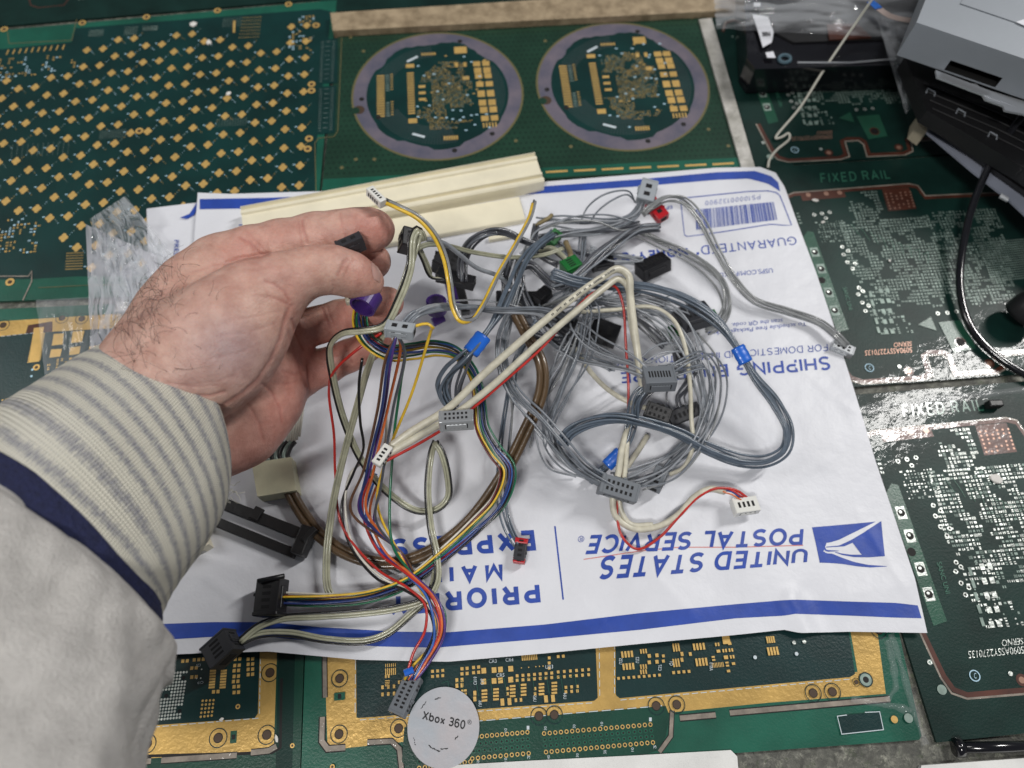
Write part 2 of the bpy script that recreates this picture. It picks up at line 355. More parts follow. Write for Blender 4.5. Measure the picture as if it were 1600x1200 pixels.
# ---- A : board of gold crosses
A = Board([(-160, 62), (500, 2), (526, 0), (499, 300), (497, 452), (-200, 478)], M['gA_rim'], [(0, 100), (500, 60)])
A.region([(-150, 92), (112, 66), (118, 44), (500, 14), (518, 18), (496, 205), (492, 292), (492, 430), (120, 432), (50, 436), (-150, 440)], M['gA'])
A.line([(12, 50), (14, 68), (112, 63), (120, 30)], .5, M['ringedge'])
p0 = Vector(A.loc(316, 90.3)); a_ = Vector(A.loc(360.5, 99.8))-p0; b_ = Vector(A.loc(312.6, 116.6))-p0; c_ = Vector(A.loc(341, 88))-p0
A.up()
lim = [A.loc(*p) for p in ((-140, 132), (60, 122), (75, 112), (128, 108), (135, 56), (240, 46), (355, 44), (360, 60), (440, 62), (455, 20), (490, 20), (478, 320), (480, 330), (400, 420), (130, 420), (75, 340), (-140, 340))]
for i in range(-14, 12):
    for j in range(-14, 18):
        for q, dp in enumerate((Vector((0, 0)), c_)):
            p = p0+a_*i+b_*j+dp
            if not inpoly(p.x, p.y, lim): continue
            A.lay += .0001
            for dx, dy, r in ((0, 0, 2.3), (1.5, 0, 1.3), (-1.5, 0, 1.3), (.15, 2.0, 1.2), (-.15, -2.0, 1.2)):
                A.lay += .0001; A.disc(p.x+dx, p.y+dy, r, M['gold'], 12, True)
            for t in range(3):
                A.rmm(p.x+3.4+t*1.0+random.uniform(-.25, .25), p.y+(1.8+t*1.3)*(1 if q else -1), random.uniform(.35, .8), random.uniform(.35, .6), random.choice([M['silkblue'], M['tindull'], M['goldbar']]))
            if random.random() < .7: A.rmm(p.x-3.8, p.y+1.2, 1.5, .7, M['silkblue'])
A.up()
for k in range(10): A.rect(12+9.7*k, 82-.9*k, .9, 4.6, M['gold'], -.18)
A.field([(-60, 92), (118, 86), (120, 108), (60, 118), (-60, 126)], 2.1, M['gold'], .42, M['silkblue'], .45, 'abca')
A.field([(-60, 340), (62, 342), (60, 395), (-60, 395)], 2.1, M['gold'], .6, M['silkblue'], .25, 'aabc')
A.field([(455, 24), (495, 22), (492, 80), (450, 80)], 2.4, M['gold'], .4, M['silkblue'], .25, 'abcf')
for q in ([(141, 48), (162, 47), (160, 56), (139, 57)], [(196, 43), (215, 42), (213, 54), (194, 55)], [(224, 42), (246, 41), (245, 47), (224, 48)], [(380, 28), (408, 27), (404, 58), (374, 59)],
          [(105, 396), (130, 395), (128, 420), (103, 421)], [(20, 228), (108, 222), (106, 240), (18, 246)], [(158, 206), (196, 203), (196, 214), (156, 217)], [(340, 187), (385, 184), (384, 195), (338, 198)],
          [(350, 30), (378, 28), (376, 40), (348, 42)]):
    big = q[0][0] in (380, 105)
    A.grid(q, 12, 7, M['gold'] if big else M['tindull'], .55 if big else .4, shape='r')
A.rect(366, 42, 1.6, 12, M['gold'], .0, True); 
A.region([(500, 62), (528, 60), (527, 130), (497, 132)], M['gA']); A.region([(497, 136), (526, 134), (523, 208), (494, 211)], M['gA'])
A.grid([(503, 66), (523, 65), (520, 126), (500, 128)], 9, 18, M['tin'], .42, shape='r', skip=lambda i, j: i in (2, 6) or (3 <= i <= 5 and j % 2))
A.grid([(500, 140), (521, 139), (518, 203), (498, 205)], 9, 18, M['tin'], .42, shape='r', skip=lambda i, j: i in (2, 6) or (3 <= i <= 5 and j % 2))
A.line([(494, 300), (492, 224), (498, 216), (522, 214), (528, 205), (534, 60)], .5, M['ringedge'])
for u, v in ((7, 46), (129, 36), (229, 27), (340, 17), (451, 7), (494, 40), (487, 132), (487, 142), (483, 217), (481, 233), (218, 205), (16, 441)): A.eye(u, v, 2.6)
A.line([(0, 432), (45, 432), (50, 424), (50, 440), (36, 470)], .7, M['route'])
A.line([(60, 450), (140, 446), (500, 440)], .4, M['ringedge'])
A.build('circuit_board', 'dark green circuit board covered in rows of gold crosses, top left', group=BG)

# strip of dark board beyond A
K = Board([(-200, 58), (500, -2), (520, 18), (1150, -14), (1150, -120), (-200, -60)], M['gC'], [(0, 40), (500, -10)], z=1.6)
K.line([(45, -4), (48, 8), (60, 12), (100, 8), (112, -8)], .8, M['copper']); K.line([(250, -14), (300, -10), (380, -16)], .8, M['copper'])
K.field([(120, -40), (500, -60), (500, -18), (120, 0)], 2.6, M['tindull'], .5)
K.field([(540, -14), (1120, -50), (1120, -80), (540, -50)], 2.6, M['tindull'], .5)
K.build('circuit_board', 'nearly black circuit board behind the one with gold crosses', group=BG)

# ---- B : carrier with two round boards
B = Board([(530, 44), (1102, 14), (1166, 262), (502, 300)], M['gB'], [(530, 270), (1160, 235)])
q = [Vector(B.loc(*p)) for p in ((534, 50), (1104, 24), (1156, 240), (506, 272))]
B.up()
for i in range(74):
    for j in range(30):
        p = q[0].lerp(q[1], (i+.5*(j % 2))/73.5).lerp(q[3].lerp(q[2], (i+.5*(j % 2))/73.5), j/29)
        B.disc(p.x, p.y, 1.05, M['gBdot'], 6, True)
for u, v in ((548, 58), (1082, 28), (568, 80), (556, 249), (806, 220), (852, 64), (892, 229), (1107, 202), (1138, 228), (534, 262), (585, 249)):
    B.up(); B.disc(u, v, 1.3, M['ringedge'], 12)
B.region([(503, 298), (505, 280), (1160, 246), (1163, 260)], M['gA_rim'])
B.grid([(870, 268), (1130, 256), (1130, 256), (870, 268)], 7, 1, M['gold'], 14, 1.6)
def disc_board(cu, cv, flip=False):
    cx, cy = B.loc(cu, cv); R = 0.5*(abs(B.loc(cu+135, cv-6)[0]-cx)+abs(B.loc(cu-134, cv+6)[0]-cx)); 
    n = 72
    B.up(); B.disc(cx, cy, R*1.0, M['ringedge'], n, True)
    B.up(); B.disc(cx, cy, R*.975, M['ringlav'], n, True)
    B.up(); pts = []
    for i in range(n):
        a = 2*math.pi*i/n; r = R*.825
        st = math.floor(a/.22)*.22
        if .55 < abs(math.sin(a)) : r = R*(.82+.03*math.sin(st*7))
        pts.append(B.pt(cx+r*math.cos(a), cy+r*math.sin(a)))
    B.mb.poly(pts, M['gA'])
    s_ = R/100.
    def rr(x, y, w_, h_, m): B.rmm(cx+x*s_, cy+y*s_, w_*s_, h_*s_, m)
    # etched mesh arcs
    B.up()
    for a0, a1, r0 in ((205, 285, 52), (95, 160, 60), (-35, 32, 62)):
        for aa in np.arange(a0, a1, 2.6):
            for r in np.arange(r0, 78, 2.6):
                t = math.radians(aa); B.disc(cx+r*s_*math.cos(t), cy+r*s_*math.sin(t), .75*s_, M['etchdot'], 5, True)
    B.up()
    for k in range(17):
        rr(-66, 32-k*3.9, 9, 2.2, M['gold']); rr(-31, 34-k*3.9, 8, 2.2, M['gold'])
        if not 6 < k < 11: rr(-58, 32-k*3.9, 4, 1.2, M['tindull']); rr(-53, 33.5-k*3.9, 3, 1.2, M['gold'])
    rr(-31, 46, 10, 6, M['gold']); rr(-30, -40, 10, 7, M['gold'])
    rr(30, 68, 15, 11, M['gold'])
    for k, yy in enumerate((44, 33, 24, 11, -4, -18, -29, -42)):
        hh = (8, 9, 8, 8, 10, 9, 9, 8)[k]
        rr(48+k*.6, yy, 8.5, hh, M['gold']); rr(59+k*.6, yy, 8.5, hh, M['gold'])
    for k in range(5): rr(50+k*3.5, -52, 1.6, 7, M['gold'])
    rr(34, 22, 8, 6, M['gold']); rr(24, 44, 4, 7, M['gold']); rr(34, 44, 4, 7, M['gold'])
    for k in range(3): rr(-18, 12-k*10, 8, 4, M['gold'])
    for k in range(6): rr(5+k*2.8, -68, 1.8, 6, M['gold']); rr(-16+k*3, 64, 2, 4, M['gold'])
    B.up()
    g = 1.75
    for i in range(int(52/g)):
        for j in range(int(106/g)):
            x = -24+i*g*1.3; y = -54+j*g
            if x < -8 and -20 < y < 18: continue
            if ((x-8)/34)**2+(y/56)**2+.9*noise.noise(Vector((x*.07, y*.07, cu*.01))) > 1: continue
            if noise.noise(Vector((x*.16, y*.16, cu*.02))) < -.33: continue
            if x > 8 and -42 < y < -24: continue
            if random.random() < .93 and x*x+y*y < 76**2:
                rr(x, y, random.uniform(.7, 1.4), random.uniform(.6, 1.2), random.choice([M['gold'], M['goldbar'], M['tindull'], M['goldbar']]))
    for i in range(40): 
        B.lay += .0003; rr(random.uniform(-25, 60), random.uniform(-66, 62), 3, 1.6, M['silkblue'] if i % 3 else M['gold'])
    B.up(); B.rmm(cx-28*s_, cy+57*s_, 15*s_, 3*s_, M['silk'], .55); B.up(); B.rmm(cx-24*s_, cy-62*s_, 15*s_, 3*s_, M['silk'], -.4)
    for a, r in ((70, .88), (182, .88), (-48, .88), (-80, .88), (205, .76)):
        t = math.radians(a); B.up(); B.disc(cx+r*R*math.cos(t), cy+r*R*math.sin(t), 3*s_, M['hole'], 12, True)
    t = math.radians(192); B.up(); B.disc(cx+.93*R*math.cos(t), cy+.93*R*math.sin(t), 6.5*s_, M['holebrown'], 16, True); B.up(); B.disc(cx+.97*R*math.cos(t), cy+.97*R*math.sin(t), 5*s_, M['gB'], 16, True)
disc_board(684, 146); disc_board(973, 131)
B.build('circuit_board', 'green carrier board with two round circuit boards in lavender rings', group=BG)

# ---- C : three dark rail boards (right)
def Gd(p, q):
    d = P(*p, ZB)-P(*q, ZB); return (d.x, d.y)
DOWN = Gd((1407, 640), (1281, 283)); DOWN = Vector(DOWN); DOWN3 = DOWN.to_3d()
def rail_board(off, label, first):
    o_ = tuple(off); k_ = .99 if first else 1.085
    random.seed(11)
    tl, tr = P(1184, 262, ZB), P(1760, 226, ZB)
    c = Board([tl, tr, tr+DOWN3*k_, tl+DOWN3*k_], M['gC'], [(1230, 300), (1430, 288)], offs=o_)
    c.stext('FIXED RAIL', (1283, 286), (1392, 279), (1388, 265), (1281, 271), M['silkgreen'], t=.13, gap=.3)
    top = [(1218, 330), (1222, 312), (1240, 304), (1420, 290), (1434, 293), (1446, 309), (1600, 302)]
    c.line(top, 2.2, M['copper']); c.line([(p[0], p[1]-3) for p in top], .9, M['route'])
    c.region([(1250, 303), (1318, 298), (1322, 308), (1254, 314)], M['copper'])
    c.region([(1378, 296), (1420, 293), (1432, 326), (1388, 330)], M['copper'])
    for u in (1263, 1291, 1312): c.up(); c.disc(u, 304.5-(u-1263)*.07, 1.6, M['copperdot'], 14)
    c.grid([(1384, 303), (1422, 300), (1428, 322), (1391, 326)], 6, 6, M['copperdot'], .62, shape='c', drop=.1)
    c.line([(1290, 520), (1318, 575), (1330, 590), (1348, 596), (1440, 590), (1451, 584), (1442, 556), (1452, 550), (1474, 550), (1484, 556), (1494, 584), (1556, 580), (1566, 574), (1560, 552), (1700, 540)], 2.4, M['copper'])
    c.line([(1286, 520), (1314, 577), (1327, 594), (1347, 600), (1442, 594), (1458, 588), (1448, 556), (1472, 554), (1482, 562), (1490, 588), (1558, 584), (1572, 576), (1568, 556), (1700, 545)], .9, M['route'])
    for u, v in ((1420, 580), (1546, 568)): c.up(); c.disc(u, v, 2.8, M['copper'], 16); c.up(); c.disc(u, v, 1.5, M['copperdot'], 14)
    # green lug row along the left edge
    c.region([(1254, 372), (1262, 361), (1271, 363), (1326, 515), (1308, 520)], M['gC2'])
    for k, (u, v) in enumerate(((1273, 394), (1283, 420), (1295, 457), (1304, 485))):
        c.rect(u, v, 4.8, 6.6, M['tin'] if not first else M['tindull'], -.0, True); c.up(); c.disc(u, v, 2.0, M['hole'], 16)
        c.up(); c.disc(u-1, v-1, .8, M['tin'], 10)
    c.up(); c.disc(1284, 438, 2.2, M['hole'], 14)
    # pad fields
    T1, T2 = (M['tindull'], M['tindull']) if first else (M['tin'], M['tindull'])
    c.field([(1322, 300), (1374, 296), (1392, 345), (1372, 352), (1330, 340)], 2.2, T1, .95, T2, .3, 'aabcdf')
    c.field([(1230, 330), (1262, 328), (1268, 345), (1238, 352)], 2.4, T1, .6, T2, .3, 'abc')
    c.field([(1272, 345), (1318, 340), (1326, 376), (1285, 380)], 1.8, T1, .75, T2, .3, 'eace')
    c.field([(1310, 345), (1450, 338), (1490, 440), (1470, 480), (1400, 470), (1330, 425)], 2.15, T1, .96, T2, .35, 'aaabcbcd')
    c.field([(1440, 330), (1560, 326), (1590, 470), (1490, 480)], 2.2, T2, .85, M['tindull'], .5, 'abcdfe')
    c.field([(1340, 430), (1400, 468), (1430, 520), (1370, 525)], 2.5, T1, .7, T2, .3, 'bcea')
    c.grid([(1530, 380), (1600, 374), (1620, 432), (1550, 440)], 22, 18, M['tindull'], .5, shape='c')
    for u, v in ((1316, 386), (1325, 392), (1318, 398), (1324, 410), (1336, 412), (1332, 420), (1342, 450), (1348, 455), (1341, 460), (1347, 473), (1357, 478), (1352, 486), (1465, 490), (1480, 489), (1494, 487), (1272, 336), (1284, 334), (1296, 332), (1290, 341)):
        c.eye(u, v, 1.2, M['tin'], M['hole'])
    for k in range(9): c.up(); c.line([(1330+k*14, 350+k*6), (1338+k*14, 362+k*4), (1346+k*13, 372+k*5)], .25, M['silkgreen'])
    c.region([(1466, 504), (1506, 500), (1524, 545), (1490, 552)], M['gC2']); c.up(); c.disc(1500, 535, 3.2, M['hole'], 18); c.up(); c.ring(1500, 535, 3.3, 2.6, M['copper'], 18)
    c.region([(1434, 508), (1454, 495), (1463, 517)], M['gC2']); 
    for k in range(5): 
        c.up(); c.rect(1376+k*2, 455+k*16, 2.4, 3.0, T1); c.rect(1386+k*2, 454+k*16, 2.4, 3.0, T1); c.rect(1360+k*3, 460+k*14, 1.6, 4, T2)
    c.text('5090ASSY2270135', (1424, 543), (1351, 548), (1351, 556), (1425, 551), M['tin'] if not first else M['copperdot'])
    c.text('SERNO', (1424, 534), (1396, 536), (1396, 543), (1424, 541), M['tin'] if not first else M['copperdot'])
    c.text('SANC UNI', (1316, 450), (1326, 485), (1332, 484), (1322, 449), M['silkgreen'])
    c.up(); c.ring(1358, 575, 2.6, 2.1, M['silkblue'], 20); c.text('C', (1357, 578), (1360, 578), (1360, 572), (1357, 572), M['silkblue'])
    c.eye(1405, 573, 1.1, M['tin'], M['tin']); c.eye(1300, 560, 1.2, M['tin'], M['tindull']); c.eye(1314, 590, 2.2, M['tindull'], M['tindull'])
    c.text('UNITED SAVIOLIM', (1262, 530), (1286, 592), (1294, 590), (1270, 528), M['silkgreen']) if False else None
    return c.build('circuit_board', label, group=BG)
rail_board(-DOWN, 'dark circuit board with rail outline beneath the black drive, topmost of three', True)
rail_board((0, 0), 'dark circuit board lettered FIXED RAIL beside the barcode end of the envelope', True)
rail_board(DOWN+Vector(Gd((1436, 936), (1433, 926))), 'shiny dark circuit board with bright tin pads, lower right corner', False)

# vertical lettered green strips between boards
V = Board([(1110, 0), (1160, -4), (1240, 262), (1196, 268), (1168, 262)], M['gC'], [(1100, 100), (1160, 96)], z=1.9)
V.text('UNITED', (1164, 150), (1178, 190), (1185, 188), (1171, 148), M['silkgreen']); V.text('SANMINA', (1176, 195), (1196, 250), (1203, 248), (1183, 193), M['silkgreen'])
V.line([(1140, 20), (1160, 90), (1200, 235), (1215, 250)], 1.8, M['copper']); V.line([(1137, 22), (1157, 92), (1197, 237)], .7, M['route'])
V.build('board_strip', 'dark lettered board strip right of the two round boards', 'board strip')
# ---- D : gold framed board at the front
D = Board([(478, 985), (1392, 930), (1440, 1150), (1436, 1156), (1048, 1184), (1046, 1176), (470, 1222)], M['gA_rim'], [(560, 1170), (1400, 1095)])
D.region([(505, 960), (548, 958), (546, 1142), (930, 1092), (1340, 1050), (1318, 925), (1362, 922), (1384, 1084), (1200, 1098), (1060, 1112), (512, 1172)], M['goldbar'])
D.region([(556, 960), (928, 942), (934, 1092), (926, 1096), (560, 1122), (557, 1118)], M['gDk'])
D.region([(961, 940), (1316, 922), (1336, 1053), (1328, 1058), (968, 1091), (962, 1085)], M['gDk'])
D.region([(928, 942), (961, 940), (962, 1085), (966, 1091), (928, 1096), (934, 1090)], M['goldbar'])
D.region([(548, 1118), (560, 1122), (930, 1095), (968, 1091), (1328, 1058), (1340, 1054), (1344, 1066), (556, 1136), (546, 1142)], M['goldbar'])
D.region([(546, 960), (556, 960), (557, 1120), (546, 1142)], M['goldbar'])
for px in ([(561, 1125), (928, 1098)], [(968, 1094), (1330, 1061)], [(556, 962), (555, 1118)], [(936, 990), (937, 1090)], [(960, 990), (960, 1086)]):
    n = 26 if px[1][0]-px[0][0] > 100 else 7
    for k in range(n):
        f = lambda t: (px[0][0]+(px[1][0]-px[0][0])*t, px[0][1]+(px[1][1]-px[0][1])*t)
        D.line([f((k+.1)/n), f((k+.8)/n)], .3, M['silk'])
D.region([(516, 1132), (700, 1119), (700, 1150), (516, 1171)], M['goldbar'])
# routed slots
for px, wd in (([(507, 1000), (508, 1090)], 2.6), ([(504, 1120), (503, 1158), (512, 1170), (540, 1168)], 3.2), ([(574, 1160), (612, 1158), (624, 1170), (628, 1205)], 2.8), ([(1050, 1110), (1048, 1150), (1030, 1175)], 2.4), ([(1062, 1122), (1118, 1117)], 3), ([(1140, 1114), (1390, 1092)], 3)):
    D.line(px, wd, M['hole']); D.line(px, wd*.7, M['route'])
# connector tab
D.region([(632, 1136), (690, 1132), (1040, 1103), (1046, 1118), (1040, 1150), (1028, 1172), (1010, 1178), (650, 1214), (628, 1190)], M['gconn'])
for quad, n in (([(745, 1151), (824, 1144), (826, 1177), (738, 1185)], 11), ([(850, 1146), (1016, 1132), (1020, 1160), (853, 1175)], 20), ([(655, 1170), (735, 1158), (735, 1190), (655, 1200)], 10)):
    a, b, c, d = [Vector(p) for p in quad]
    D.grid(quad, n, 4, M['gD'], .95, shape='c')
    for t in (0, 1): D.grid([a.lerp(d, t), b.lerp(c, t), b.lerp(c, t), a.lerp(d, t)], n, 1, M['gold'], .95, shape='o')
    D.grid(quad, n, 4, M['hole'], .5, shape='c')
for st, u, v in (('1', 823, 1137), ('10', 788, 1141), ('2', 824, 1183), ('10', 788, 1187), ('20', 745, 1191), ('30', 850, 1138), ('20', 895, 1135), ('10', 938, 1131), ('1', 1014, 1124), ('40', 855, 1183), ('30', 900, 1180), ('20', 943, 1175), ('10', 986, 1171), ('2', 1021, 1167)):
    D.text(st, (u, v+3), (u, v-3), (u+4, v-3), (u+4, v+3), M['silk'])
for k in range(20): D.line([(640+k*20, 1135.5-k*1.66), (654+k*20, 1134.3-k*1.66)], .35, M['silk'])
# fastener rings
def ring(b, u, v, r): b.up(); b.ring(u, v, r, r*.9, M['gDk'], 28); b.up(); b.disc(u, v, r*.52, M['hole'], 20); b.up(); b.disc(u, v, r*.44, M['holebrown'], 20)
for u, v in ((531, 1060), (530, 1147), (623, 1138), (842, 1119), (866, 1117), (1025, 1103), (1057, 1101), (1270, 1083), (1300, 1081), (1372, 985)): ring(D, u, v, 3.9)
D.up(); D.disc(1352, 1062, 3.3, M['gDk'], 20); D.up(); D.disc(1352, 1062, 2.7, M['tindull'], 20); D.up(); D.disc(1352, 1062, 1.4, M['hole']); ring(D, 1337, 1066, 1.8)
D.line([(531, 1082), (531, 1094)], 5, M['gD']); D.line([(531, 1084), (531, 1092)], 1.6, M['hole'])
# pads
D.field([(560, 1040), (640, 1035), (640, 1070), (560, 1075)], 3.0, M['gold'], .35, None, 0, 'cbf')
def blk(u, v, nx, ny, pw=1.15, ph=1.15, dx=6.4, dy=6.4): D.grid([(u, v), (u+dx*(nx-1), v-.08*dx*(nx-1)), (u+dx*(nx-1), v+dy*(ny-1)-.08*dx*(nx-1)), (u, v+dy*(ny-1))], nx, ny, M['gold'], pw, ph)
blk(676, 1049, 3, 2, 1.3, 1.3, 8, 8); blk(598, 1074, 3, 2, 1.1, 1.6, 9, 11); blk(603, 1050, 6, 1, .5, 3.0, 3, 3); blk(603, 1040, 6, 1, .4, 1.4, 3, 3)
blk(722, 1045, 2, 2, 1.4, 1.4, 8, 8); blk(740, 1043, 2, 2, 1.4, 1.4, 8, 8); blk(756, 1048, 1, 2, 2.2, 2.4, 8, 17); blk(772, 1047, 2, 2, 2.2, 2.4, 10, 17); blk(798, 1045, 1, 2, 2.3, 2.4, 8, 17)
blk(714, 1063, 2, 2, 1.3, 1.8, 8, 8.5); blk(808, 1056, 7, 2, 1.3, 1.3, 9, 7); blk(872, 1050, 6, 2, 1.2, 1.3, 9.5, 8)
for u, v in ((725, 1079), (757, 1079), (775, 1077), (801, 1072), (818, 1070), (846, 1069), (866, 1067)): blk(u, v, 1, 4, 2.6, .9, 5, 5.2)
blk(742, 1083, 1, 2, 1.4, 2, 8, 9); blk(793, 1076, 1, 2, 1.1, 1.4, 8, 8); blk(836, 1076, 1, 2, 1.1, 1.4, 8, 8); blk(785, 1097, 2, 1, 1.7, 3, 11, 9); blk(806, 1094, 2, 1, 1.1, 1.6, 8, 9); blk(853, 1092, 2, 1, 1.7, 3, 11, 9); blk(884, 1074, 3, 2, 1.2, 1.3, 9, 7)
blk(816, 1028, 9, 1, .5, 2.6, 2.8, 3); D.field([(812, 1036), (870, 1032), (870, 1042), (812, 1046)], 1.7, M['gold'], .55, None, 0, 'e'); blk(858, 1028, 1, 3, 1.3, 1.3, 8, 8); blk(872, 1026, 2, 1, 1.3, 1.3, 8)
blk(972, 1023, 4, 1, 1, 2.8, 5); blk(974, 1042, 4, 1, 1, 2.8, 5); blk(966, 1060, 9, 1, 1.2, 1.2, 8); blk(1001, 1018, 3, 1, .7, 2, 4); blk(1001, 1042, 3, 2, .7, 2, 4, 8); blk(1014, 1025, 2, 2, 1.5, 1.6, 12, 10); blk(1036, 1025, 1, 2, 1.3, 1.3, 8, 8)
blk(1052, 1012, 3, 1, .8, 3.6, 4); blk(1052, 1036, 3, 1, .8, 3.6, 4); blk(1052, 1051, 4, 1, 1.3, 1.3, 8); blk(1065, 1022, 1, 2, 1.3, 1.8, 8, 9); blk(1084, 1011, 4, 1, 1, 3, 5); blk(1088, 1035, 4, 1, 1, 3.4, 5); blk(1078, 1022, 1, 1, 1.3, 1.6)
D.field([(1112, 1002), (1150, 1000), (1150, 1050), (1114, 1056)], 3.0, M['gold'], .65, None, 0, 'abcd'); blk(1134, 1000, 1, 1, 3.6, 3.6); blk(1200, 1018, 4, 1, 1, 3.6, 4.6); blk(1198, 1000, 4, 1, .8, 3, 3.4)
D.field([(1160, 985), (1330, 975), (1334, 1040), (1160, 1056)], 5, M['tin'], .16, M['silk'], .5, 'e')
for k in range(10): D.line([(690+k*22, 1068-k), (700+k*22, 1064-k), (704+k*22, 1090-k)], .2, M['trace'])
for st, u, v, r in (('CR3', 764, 1036, 0), ('CR4', 790, 1034, 0), ('CR5', 776, 1058, 0), ('CR6', 751, 1070, 1), ('CR18', 740, 1070, 1), ('U33', 852, 1045, 0), ('U65', 833, 1096, 1), ('U64', 880, 1092, 1), ('U25', 967, 1038, 1), ('U22', 993, 1036, 1), ('U66', 748, 1104, 1), ('AR13', 1108, 1048, 1), ('C57', 1028, 1048, 1), ('Q1', 1046, 1040, 1)):
    if r: D.text(st, (u, v), (u, v-5*len(st)/1.6), (u+5, v-5*len(st)/1.6), (u+5, v), M['silk'])
    else: D.text(st, (u, v), (u+4*len(st), v-.5), (u+4*len(st), v-6), (u, v-5.5), M['silk'])
D.region([(1310, 1118), (1374, 1112), (1378, 1140), (1314, 1146)], M['gDk']); D.line([(1322, 1117), (1307, 1119), (1314, 1147), (1379, 1140), (1373, 1112), (1350, 1113)], .35, M['silk'])
D.up(); D.disc(1396, 1124, 1.6, M['gold']); D.up(); D.disc(1418, 1122, 2.0, M['tindull']); D.eye(520, 1198, 1.1)
D.text('52/71', (1396, 1052), (1374, 960), (1364, 962), (1384, 1054), M['tindull']) if False else None
D.build('circuit_board', 'green board with a bright gold frame and printed pin numbers below the envelope', group=BG)

# ---- E : front left gold framed board
E = Board([(-100, 1010), (430, 985), (476, 985), (468, 1236), (-100, 1290)], M['gconn'], [(100, 1158), (430, 1134)])
E.region([(-50, 1000), (405, 985), (434, 984), (428, 1165), (424, 1172), (-50, 1204)], M['goldbar'])
E.region([(-50, 1001), (407, 986), (403, 1115), (398, 1122), (-50, 1154)], M['gDk'])
E.region([(436, 984), (462, 984), (456, 1226), (430, 1228)], M['gC'])
E.line([(200, 1182), (425, 1176), (438, 1168), (440, 1060)], 1.2, M['hole'])
for px in ([(205, 1192), (236, 1189)], [(252, 1188), (370, 1180)], [(392, 1176), (420, 1173), (432, 1166)]): E.line(px, 3.0, M['hole']); E.line(px, 2.2, M['route'])
for k in range(14): E.line([(212+k*14, 1138.5-k*1.2), (222+k*14, 1137.7-k*1.2)], .3, M['silk'])
for k in range(8): E.line([(407-k*.2, 1030+k*11), (407-k*.2, 1038+k*11)], .3, M['silk'])
for u, v in ((422, 1051), (341, 1153), (417, 1148), (230, 1162)): ring(E, u, v, 4.1)
E.line([(360, 1152), (370, 1151)], 5, M['gC2']); E.line([(362, 1152), (368, 1151)], 2, M['hole'])
E.grid([(240, 1054), (292, 1050), (281, 1121), (229, 1126)], 12, 15, M['tin'], .55, shape='c', skip=lambda i, j: (i < 2 and j in (2, 3)) or (i > 9 and j in (1, 2, 11, 12)) or (i in (4, 5, 6) and j in (6, 7)) or (i < 2 and j in (12, 13)))
for u, v in ((240, 1062), (287, 1059), (260, 1087), (281, 1111), (233, 1115)): E.up(); E.disc(u, v, .9, M['hole'], 10)
E.grid([(317, 1095), (334, 1094), (331, 1118), (314, 1120)], 4, 5, M['gold'], .55, shape='c')
E.grid([(333, 1048), (333, 1048), (331, 1074), (331, 1074)], 1, 7, M['gold'], 2.8, .9); E.grid([(350, 1048), (350, 1048), (348, 1074), (348, 1074)], 1, 7, M['gold'], 2.8, .9)
for (u, v) in ((368, 1030), (367, 1040), (366, 1048), (366, 1057), (365, 1065), (366, 1073), (366, 1082), (388, 1030), (388, 1038), (388, 1046), (388, 1054), (300, 1044), (300, 1058), (286, 1033), (304, 1031), (318, 1030), (334, 1081), (240, 1030), (262, 1028)):
    E.up(); E.rect(u, v, 1.4, 1.5, M['gold']); E.rect(u+7, v-.5, 1.4, 1.5, M['gold'])
E.field([(205, 1085), (225, 1083), (222, 1130), (203, 1132)], 1.7, M['tin'], .5, None, 0, 'ea')
E.text('R136', (226, 1108), (214, 1109), (214, 1113), (226, 1112), M['silk']); E.text('C19', (318, 1064), (309, 1065), (309, 1069), (318, 1068), M['silk']); E.text('C20', (314, 1037), (307, 1038), (307, 1042), (314, 1041), M['silk'])
E.eye(372, 1104, 1.1); 
E.field([(300, 1040), (320, 1038), (320, 1062), (300, 1064)], 1.9, M['tin'], .35, None, 0, 'e'); E.eye(457, 1165, 1.0)
E.build('circuit_board', 'dark teal board with gold frame and a dotted chip footprint beside the sleeve', group=BG)

# ---- F : left middle gold edged board
Fb = Board([(-200, 492), (500, 460), (500, 720), (-200, 760)], M['gA_rim'], [(0, 515), (130, 500)])
Fb.region([(-150, 512), (400, 476), (400, 700), (-150, 720)], M['goldbar'])
Fb.region([(-150, 542), (50, 520), (400, 500), (400, 740), (-150, 740)], M['gDk'])
Fb.region([(44, 508), (82, 502), (82, 518), (40, 521)], M['copper'])
Fb.grid([(60, 521), (60, 521), (54, 556), (54, 556)], 1, 1, M['gold'], 5.5, 22)
Fb.region([(56, 522), (64, 521), (55, 564), (47, 565)], M['gold'])
Fb.grid([(53, 523), (53, 523), (44, 566), (44, 566)], 1, 18, M['gold'], .9, .6); Fb.grid([(69, 521), (69, 521), (62, 562), (62, 562)], 1, 18, M['gold'], .9, .6)
for q in ([(84, 522), (100, 521), (98, 538), (81, 540)], [(114, 518), (132, 517), (128, 534), (111, 536)], [(80, 546), (97, 545), (94, 557), (77, 559)], [(110, 543), (126, 541), (124, 553), (108, 555)], [(140, 541), (156, 540), (154, 550), (138, 552)]): Fb.region(q, M['gold'])
Fb.field([(74, 562), (200, 552), (190, 600), (70, 612)], 2.3, M['gold'], .6, None, 0, 'aabc'); Fb.field([(2, 618), (70, 612), (60, 650), (0, 652)], 2.2, M['gold'], .85, None, 0, 'fba')
for u, v in ((5, 508), (97, 497), (128, 498)): ring(Fb, u, v, 3.6)
Fb.eye(57, 574, 1.9); Fb.eye(95, 576, 1)
for k in range(6): Fb.line([(2+k*9, 526-k), (8+k*9, 525.3-k)], .3, M['silk'])
Fb.field([(0, 570), (60, 560), (60, 612), (0, 612)], 4, M['silkblue'], .12, None, 0, 'e')
Fb.build('circuit_board', 'board with a gold edge band under the clear film left of the cuff', group=BG)

